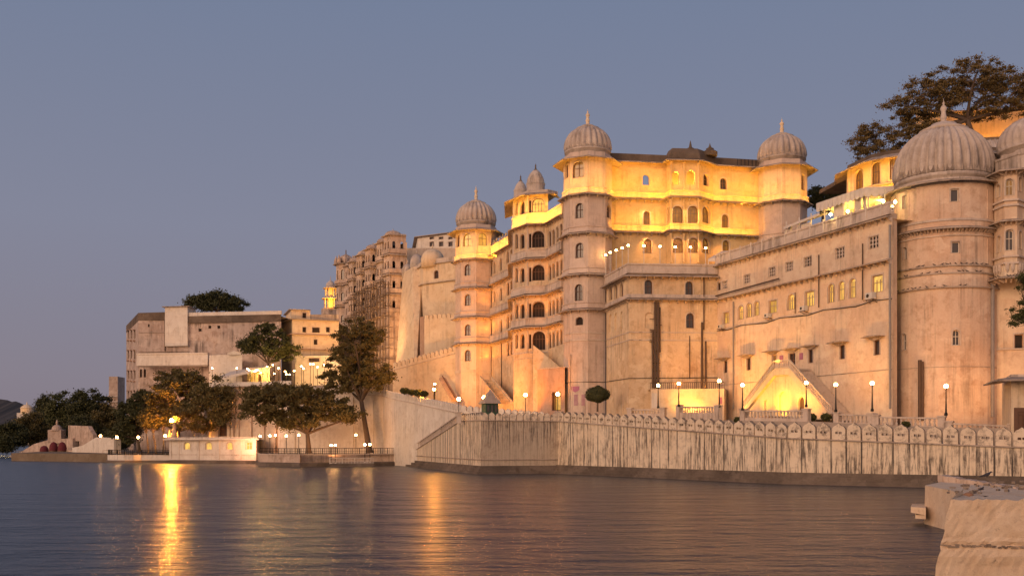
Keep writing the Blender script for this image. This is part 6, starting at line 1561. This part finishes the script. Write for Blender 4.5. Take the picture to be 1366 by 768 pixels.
make_tree('leafy_tree', 'big round tree lit orange from below by the pavilion floodlight', b3(236, 600, 212), 212, [(245, 525, 44, 28), (286, 525, 24, 22, -9), (268, 552, 38, 22, -8), (290, 545, 16, 20, -10), (215, 545, 26, 22), (205, 560, 18, 14), (240, 505, 30, 14)], 'leafo', 13, 130, 200, .42, 1.35, .5, fork=b3(238, 575, 212))
make_tree('dark_tree', 'dark green tree left of the orange lit tree behind the round quay', b3(186, 602, 222), 222, [(180, 552, 26, 24), (170, 575, 18, 14), (190, 535, 18, 14)], 'leafd', 14, 60, 190, .42, 1.35, .35, fork=b3(183, 585, 222))
for i, (px, lx) in enumerate(((198, 195), (208, 204), (217, 218))):
    make_tree('thin_tree', ['leftmost thin trunked tree on the round quay', 'middle thin leaning tree on the round quay', 'rightmost thin tree on the round quay'][i], b3(px, 605, 208), 208, [(lx, 562, 9, 9)], 'leafo', 30 + i, 8, 150, .36, 1.0, .16, fork=b3(lx, 578, 208), group='thin trees on the round quay')
hz_ = [(15, 578, 20, 16, 300, 'leafd'), (40, 568, 24, 22, 310, 'leafo'), (66, 560, 22, 26, 320, 'leafd'), (60, 540, 8, 12, 340, 'leafd'), (92, 545, 28, 26, 300, 'leaf'), (122, 542, 30, 24, 290, 'leafd'), (140, 562, 26, 26, 275, 'leafo'), (110, 570, 20, 16, 268, 'leafd'), (4, 590, 10, 10, 290, 'leafd'), (155, 585, 12, 12, 240, 'leafd')]
dl = ['low dark tree at the far left edge', 'olive tree second from the left shore edge', 'tall dark tree behind the small shrine', 'small pointed treetop above the far left trees', 'broad green tree above the ruined ghat', 'large dark tree behind the ruined ghat', 'olive rounded tree above the white ghat wall', 'dark round tree hanging over the ruined wall', 'small dark shrub at the waterline, far left', 'small dark bush beside the white ghat wall']
for i, (px, py, rx, ry, Y, m) in enumerate(hz_):
    make_tree('shore_tree', dl[i], (P(px, 0, Y).x, Y, 1.2), Y, [(px, py, rx, ry), (px - rx * .4, py + ry * .3, rx * .7, ry * .7), (px + rx * .3, py + ry * .4, rx * .7, ry * .7)], m, 40 + i, 55, 150, .5, 1.7, .35, group='trees on the far left shore', fork=(P(px, 0, Y).x, Y, max(2.5, Zy(py + ry * .8, Y))))
make_tree('rooftop_tree', 'dark round tree standing behind the white mansion roof', b3(290, 440, 262), 262, [(285, 402, 32, 13), (268, 405, 22, 10), (312, 406, 20, 9)], 'leafd', 60, 60, 190, .45, 1.5, .4, fork=b3(290, 415, 262))
make_tree('terrace_tree', 'dark spreading tree behind the restaurant lamps, against the white mansion', b3(360, 512, 218), 218, [(355, 458, 34, 20), (375, 468, 24, 16), (335, 462, 18, 14), (360, 440, 20, 10)], 'leafd', 61, 75, 120, .38, 1.1, .35, fork=b3(358, 485, 218))
make_tree('roof_garden_tree', 'large feathery rust-tinged tree overhanging the round tower dome at top right', b3(1298, 185, 130), 130, [(1290, 110, 56, 30), (1345, 118, 36, 36), (1245, 126, 42, 28), (1205, 142, 28, 18), (1215, 182, 34, 22), (1165, 184, 34, 18), (1175, 206, 34, 10), (1150, 196, 20, 12), (1235, 160, 30, 18), (1320, 148, 34, 16), (1380, 130, 30, 30)], 'leafr', 62, 300, 115, .21, .95, .42, fork=b3(1290, 160, 130), flat=.45)
make_tree('far_tree', 'dark treetop between the right domed tower and the yellow pavilion', b3(1096, 330, 165), 165, [(1090, 262, 14, 16), (1112, 266, 13, 12)], 'leafd', 63, 36, 140, .3, .95, .3, fork=b3(1098, 285, 165))
make_tree('edge_tree', 'dark green bough pushing in at the right picture edge beside the end block', (P(1385, 0, 96).x, 96, 4), 96, [(1362, 422, 16, 20), (1366, 375, 12, 12), (1385, 400, 20, 40)], 'leaf', 64, 60, 170, .14, .5, .3, fork=b3(1385, 440, 96))
# clipped topiary ball by the tower foot
tpx = thing('topiary_tree', 'clipped round topiary tree against the foot of the tallest tower', 'tree', b3(797, 549, 139)); q = P(797, 549, 139)
build('trunk', MB().tube([q, q + Vector((.05, 0, 1.8))], [.14, .09], 6), 'bark', tpx)
rg = np.random.default_rng(9); n = 9000; d = rg.normal(size=(n, 3)); d /= np.linalg.norm(d, axis=1)[:, None]
d[:, 2] = np.where(d[:, 2] < 0, d[:, 2] * .72, d[:, 2]); pos = d * (rg.uniform(.78, 1.06, n) ** 1)[:, None] * (1 + .07 * np.sin(d[:, :1] * 7 + 1) + .06 * np.sin(d[:, 1:2] * 9 + d[:, 2:] * 5)) * np.array([1.5, 1.35, 1.22]) + np.array([q.x, q.y, q.z + 2.2]); a = rg.normal(size=(n, 3)); a /= np.linalg.norm(a, axis=1)[:, None]; b = np.cross(a, d); b /= np.linalg.norm(b, axis=1)[:, None] + 1e-6
m_ = MB(); s_ = .1; m_.v = [tuple(x) for x in np.stack([pos - a * s_, pos - b * s_ * .6, pos + a * s_, pos + b * s_ * .6], 1).reshape(-1, 3)]; m_.f = [(4 * i, 4 * i + 1, 4 * i + 2, 4 * i + 3) for i in range(n)]
build('crown', m_, 'leafd', tpx, fix=False)
# low shrubs / pots along the ramp wall top and promenade
for i, (px, py, Y, r_) in enumerate(((540, 521, 172, .7), (549, 523, 170, .6), (558, 524, 168, .8), (566, 525, 166, .6), (1076 + 5, 556, 108, .5), (1102, 556, 107, .45), (1208, 566, 96, .35), (985, 560, 113, .4))):
    q = P(px, py, Y); t = thing('shrub', ['dark shrub on the ramp, nearest the tall tree', 'second dark shrub along the ramp', 'third and largest dark shrub along the ramp', 'dark shrub on the ramp nearest the floodlights', 'green shrub at the left foot of the portal stair opening', 'green shrub at the right foot of the portal stair opening', 'tiny shrub on the balustrade by the round tower', 'small shrub below the lamp left of the stair portal'][i], 'shrub', (q.x, q.y, q.z - r_)); n = 900
    d = rg.normal(size=(n, 3)); d /= np.linalg.norm(d, axis=1)[:, None]; pos = d * (rg.random(n) ** .4)[:, None] * r_ * np.array([1.2, 1, .8]) + np.array(tuple(q)); a = rg.normal(size=(n, 3)) * .08; b = rg.normal(size=(n, 3)) * .05
    m_ = MB(); m_.v = [tuple(x) for x in np.stack([pos - a, pos - b, pos + a, pos + b], 1).reshape(-1, 3)]; m_.f = [(4 * j, 4 * j + 1, 4 * j + 2, 4 * j + 3) for j in range(n)]; build('foliage', m_, 'leaf', t, fix=False); build('stem', MB().tube([q - Vector((0, 0, r_)), q], .04, 5), 'bark', t)
# ================================================================== LIGHT (floodlights and lamps of the place, with added unseen fill strips)
YEL = (1, .43, .03); ORG = (1, .30, .02)
def wash(wl, z_, p, col=YEL, out=1.15, near=.0, tilt=.75, dz=.15):
    """a row of floodlights standing on a ledge: a washing strip at its lip and a weak one close to the sill"""
    if wl.len < .5: return
    m = wl(wl.len / 2, 0)
    if wl.out.dot(Vector((-m.x, -m.y))) < 0: return
    strip('floodlight_row', wl(.05, z_ + dz, -out), wl(wl.len - .05, z_ + dz, -out), .15, p, col, up=(-wl.out.x * tilt, -wl.out.y * tilt, 1))
def fill(wl, z_, p, out=2.8, col=YEL, sp=130, dz=.1):  # added light strip floating unseen off the wall, no fixture stands there
    if wl.len < .5: return
    m = wl(wl.len / 2, 0)
    if wl.out.dot(Vector((-m.x, -m.y))) < 0: return
    strip('added_facade_fill', wl(.02, z_ + dz, -out), wl(wl.len - .02, z_ + dz, -out), .2, p, col, up=(-wl.out.x * .75, -wl.out.y * .75, 1), spread=sp)
for pts, z_ in ((p1, Zy(257, 148.3)), (p2, Zy(266, 152.8)), (p3, Zy(345, 188.5))):
    for k in range(8): wl = Wall(pts[k], pts[(k + 1) % 8]); wash(wl, z_, 8, YEL, .75); fill(wl, z_, 46)
for wl in segs[:4] + [Wall(bay[3], bay[3].lerp(CB, .84))]:
    for z_, p in ((zM, 27), (zL, 27)): wash(wl, z_, 10, YEL, .85); fill(wl, z_, p)
for wl in (sA, bays[1], bays[2], sR): wash(wl, zl[0], 14, YEL, .85)
fill(bays[1], zl[0], 65, 2.4); fill(bays[2], zl[0], 65, 2.4); fill(sA, zl[0], 25, 2.4); fill(sR, zl[0], 25, 2.4)
for k in (1, 2, 3): wl = Wall(U[k], U[k + 1]); wash(wl, 32.8, 18, YEL, 1.2); fill(wl, 33.5, 48, 2.6)
wl = Wall(XY(1222, 138), Vector((95, 133))); strip('floodlight_row', wl(.1, 40.5, -2.2), wl(32, 40.5, -2.2), .2, 95, (1, .36, .02), up=(-wl.out.x * .5, -wl.out.y * .5, 1))
for px, py in ((904.5, 314), (924.8, 314), (941.6, 314), (864, 315), (968.3, 316.5)):
    q = P(px, py, 151.4 if 880 < px < 950 else 153); spot('arch_lamp', q, q + Vector((0, .9, -1.6)), 620, (1, .38, .08), 110, 1, .1)
for px, py in ((904, 272.5), (924.5, 272), (941.4, 273), (968, 279), (862.6, 275)):
    q = P(px, py, 151.2 if 880 < px < 950 else 152.6); spot('arch_lamp', q, q + Vector((0, .9, -1.6)), 260, (1, .7, .25), 110, 1, .1)
for zq in zl[1:]:
    for wl in (sA, bays[1], bays[2], sR):
        strip('soffit_light', wl(.1, zq - 2.6, -1.15), wl(wl.len - .1, zq - 2.6, -1.15), .1, 9 if zq < 30 else 5, ORG, up=(-wl.out.x * .5, -wl.out.y * .5, 1))
for k in (7, 0, 1):
    for zq in [Zy(y_, 188.5) for y_ in (383, 422, 457)]:
        wl = Wall(p3[k], p3[(k + 1) % 8]); strip('soffit_light', wl(.1, zq - 2.8, -1.2), wl(wl.len - .1, zq - 2.8, -1.2), .1, 6 if k == 7 else 14, ORG, up=(-wl.out.x * .5, -wl.out.y * .5, 1))
spot('ground_flood', P(694, 545, 150), P(700, 470, 166), 4300, ORG, 100, .9, .3)
spot('ground_flood', P(668, 545, 158), P(660, 460, 180), 5000, ORG, 100, .9, .3)
spot('ground_flood', P(632, 543, 172), P(642, 440, 192), 4800, ORG, 95, .9, .3)
spot('ground_flood', P(720, 545, 146), P(738, 430, 158), 3500, ORG, 95, .9, .3)
spot('ground_flood', P(585, 520, 172), P(560, 460, 205), 15000, (1, .42, .10), 110, .9, .3)
# stair portal
q = po((po.u(1012) + po.u(1070)) / 2, 7.6, -1.2); spot('portal_flood', q, po(po.u(1040), 9.5, 1), 1000, (1, .50, .03), 130, 1, .2)
for px in (1018, 1040, 1065): q = po(po.u(px), 7.6, -1.0); spot('portal_flood', q, po(po.u(px), 11.5, .6), 480, (1, .58, .03), 130, 1, .1)
spot('portal_flood', po(po.u(1040), 13.5, -.6), wr(wr.u(1050), 20, 0), 500, (1, .42, .05), 130, 1, .2)
# annex / promenade warm floods, mounted low on the promenade behind its balustrade
spot('promenade_flood', P(915, 546, 131.5), P(925, 500, 138), 1500, (1, .42, .05), 130, 1, .3)
spot('promenade_flood', P(905, 517, 134), P(905, 440, 138), 850, (1, .34, .03), 130, 1, .3)
spot('promenade_flood', P(940, 517, 134), P(935, 440, 138), 850, (1, .34, .03), 130, 1, .3)
for u_, d_, e_ in ((3, -6, 5200), (9, -6, 6000), (24, -6, 2200), (31, -6, 1800)):
    q = wr(u_, 7.0, d_); spot('promenade_flood', q, wr(u_ + 1, 17, 0), e_ * .8, (1, .40, .07), 130, 1, .3)
q = Vector((RX - 3.2, RY - 12, 6.3)); spot('promenade_flood', q, (RX, RY - 4, 14), 1300, (1, .40, .09), 130, 1, .3)
q = Vector((RX + 3.5, RY - 11, 6.3)); spot('promenade_flood', q, (RX + 3, RY - 4, 16), 1300, (1, .40, .09), 130, 1, .3)
def point(nm, loc, e, col=(1, .62, .13), r_=.15):
    l_ = bpy.data.lights.new(nm, 'POINT'); l_.energy = e; l_.color = col; l_.shadow_soft_size = r_; o = bpy.data.objects.new(nm, l_); C.objects.link(o); o.location = loc
for px in (1103, 1118, 1135): point('marquee_lamp', wq(wq.u(px), 30.0, 1.8), 300)
point('marquee_lamp', P(1175, 268, k1_.y + 2.5), 350)
for (px, py, Y, e) in ((345, 497, 210, 1700), (378, 498, 210, 800), (420, 490, 210, 1000), (975, 341, 144, 350)): point('terrace_lamp', P(px, py, Y), e, (1, .60, .14), .2)
spot('golden_kiosk_flood', P(441, 405, 279), P(441, 395, 285), 5500, YEL, 90, 1, .3)
spot('old_facade_flood', P(500, 480, 205), P(490, 400, 245), 30000, (1, .48, .18), 80, 1, .5)
spot('house_flood', P(420, 500, 212), P(415, 445, 236), 8000, (1, .50, .14), 110, 1, .5)
spot('mansion_flood', P(235, 560, 215), P(260, 450, 234), 6000, (1, .50, .25), 100, 1, .5)
spot('landing_flood', P(440, 600, 174), P(450, 560, 192), 4500, (1, .42, .15), 150, 1, .5)
spot('landing_flood', P(330, 598, 190), P(320, 550, 205), 3500, (1, .42, .2), 140, 1, .5)
for px in (902, 924): point('bay_lamp', P(px, 243, 153.7), 420, (1, .55, .08), .08)
# ------------------------------------------------------------------ every countable piece its own part
def split_loose(o, name):
    me = o.data; key = {}; par = {}
    def find(a):
        while par[a] != a: par[a] = par[par[a]]; a = par[a]
        return a
    vid = []
    for v in me.vertices:
        k = (round(v.co.x, 3), round(v.co.y, 3), round(v.co.z, 3)); key.setdefault(k, len(key)); vid.append(key[k])
    for i in key.values(): par[i] = i
    for p in me.polygons:
        a = find(vid[p.vertices[0]])
        for q in p.vertices[1:]: par[find(vid[q])] = a; a = find(a)
    grp = {}
    for p in me.polygons: grp.setdefault(find(vid[p.vertices[0]]), []).append(p)
    if len(grp) < 2: o.name = name; return
    for ps in grp.values():
        idx = {}; vs = []; fs = []
        for p in ps:
            f = []
            for v in p.vertices:
                if v not in idx: idx[v] = len(vs); vs.append(tuple(me.vertices[v].co))
                f.append(idx[v])
            fs.append(f)
        m = bpy.data.meshes.new(name); m.from_pydata(vs, [], fs); m.materials.append(me.materials[0])
        for q, p in zip(m.polygons, ps): q.use_smooth = p.use_smooth
        c = bpy.data.objects.new(name, m); C.objects.link(c); c.parent = o.parent; c.matrix_parent_inverse = o.matrix_parent_inverse.copy(); c.location = o.location
    bpy.data.objects.remove(o)
for o in list(S.objects):
    b = o.name.split('.')[0]
    nm = {'rubble': 'loose_stone', 'pilaster': 'pilaster', 'pole': 'pole', 'column': 'column', 'upright': 'upright', 'roof_finial': 'roof_finial', 'bay_column': 'column', 'panel_moulding': 'panel_moulding', 'pipe_clamp': 'pipe_clamp', 'peeled_patch': 'peeled_patch', 'parapet_pier': 'parapet_pier', 'parapet_rib': 'parapet_rib', 'buttress': 'buttress', 'balcony_row': 'balcony', 'rain_pipe': 'rain_pipe', 'balcony': 'balcony', 'corbel_row': 'corbel'}.get(b)
    if nm and o.parent is not None and o.type == 'MESH' and not o.children and len(o.data.polygons) < 6000: split_loose(o, nm)
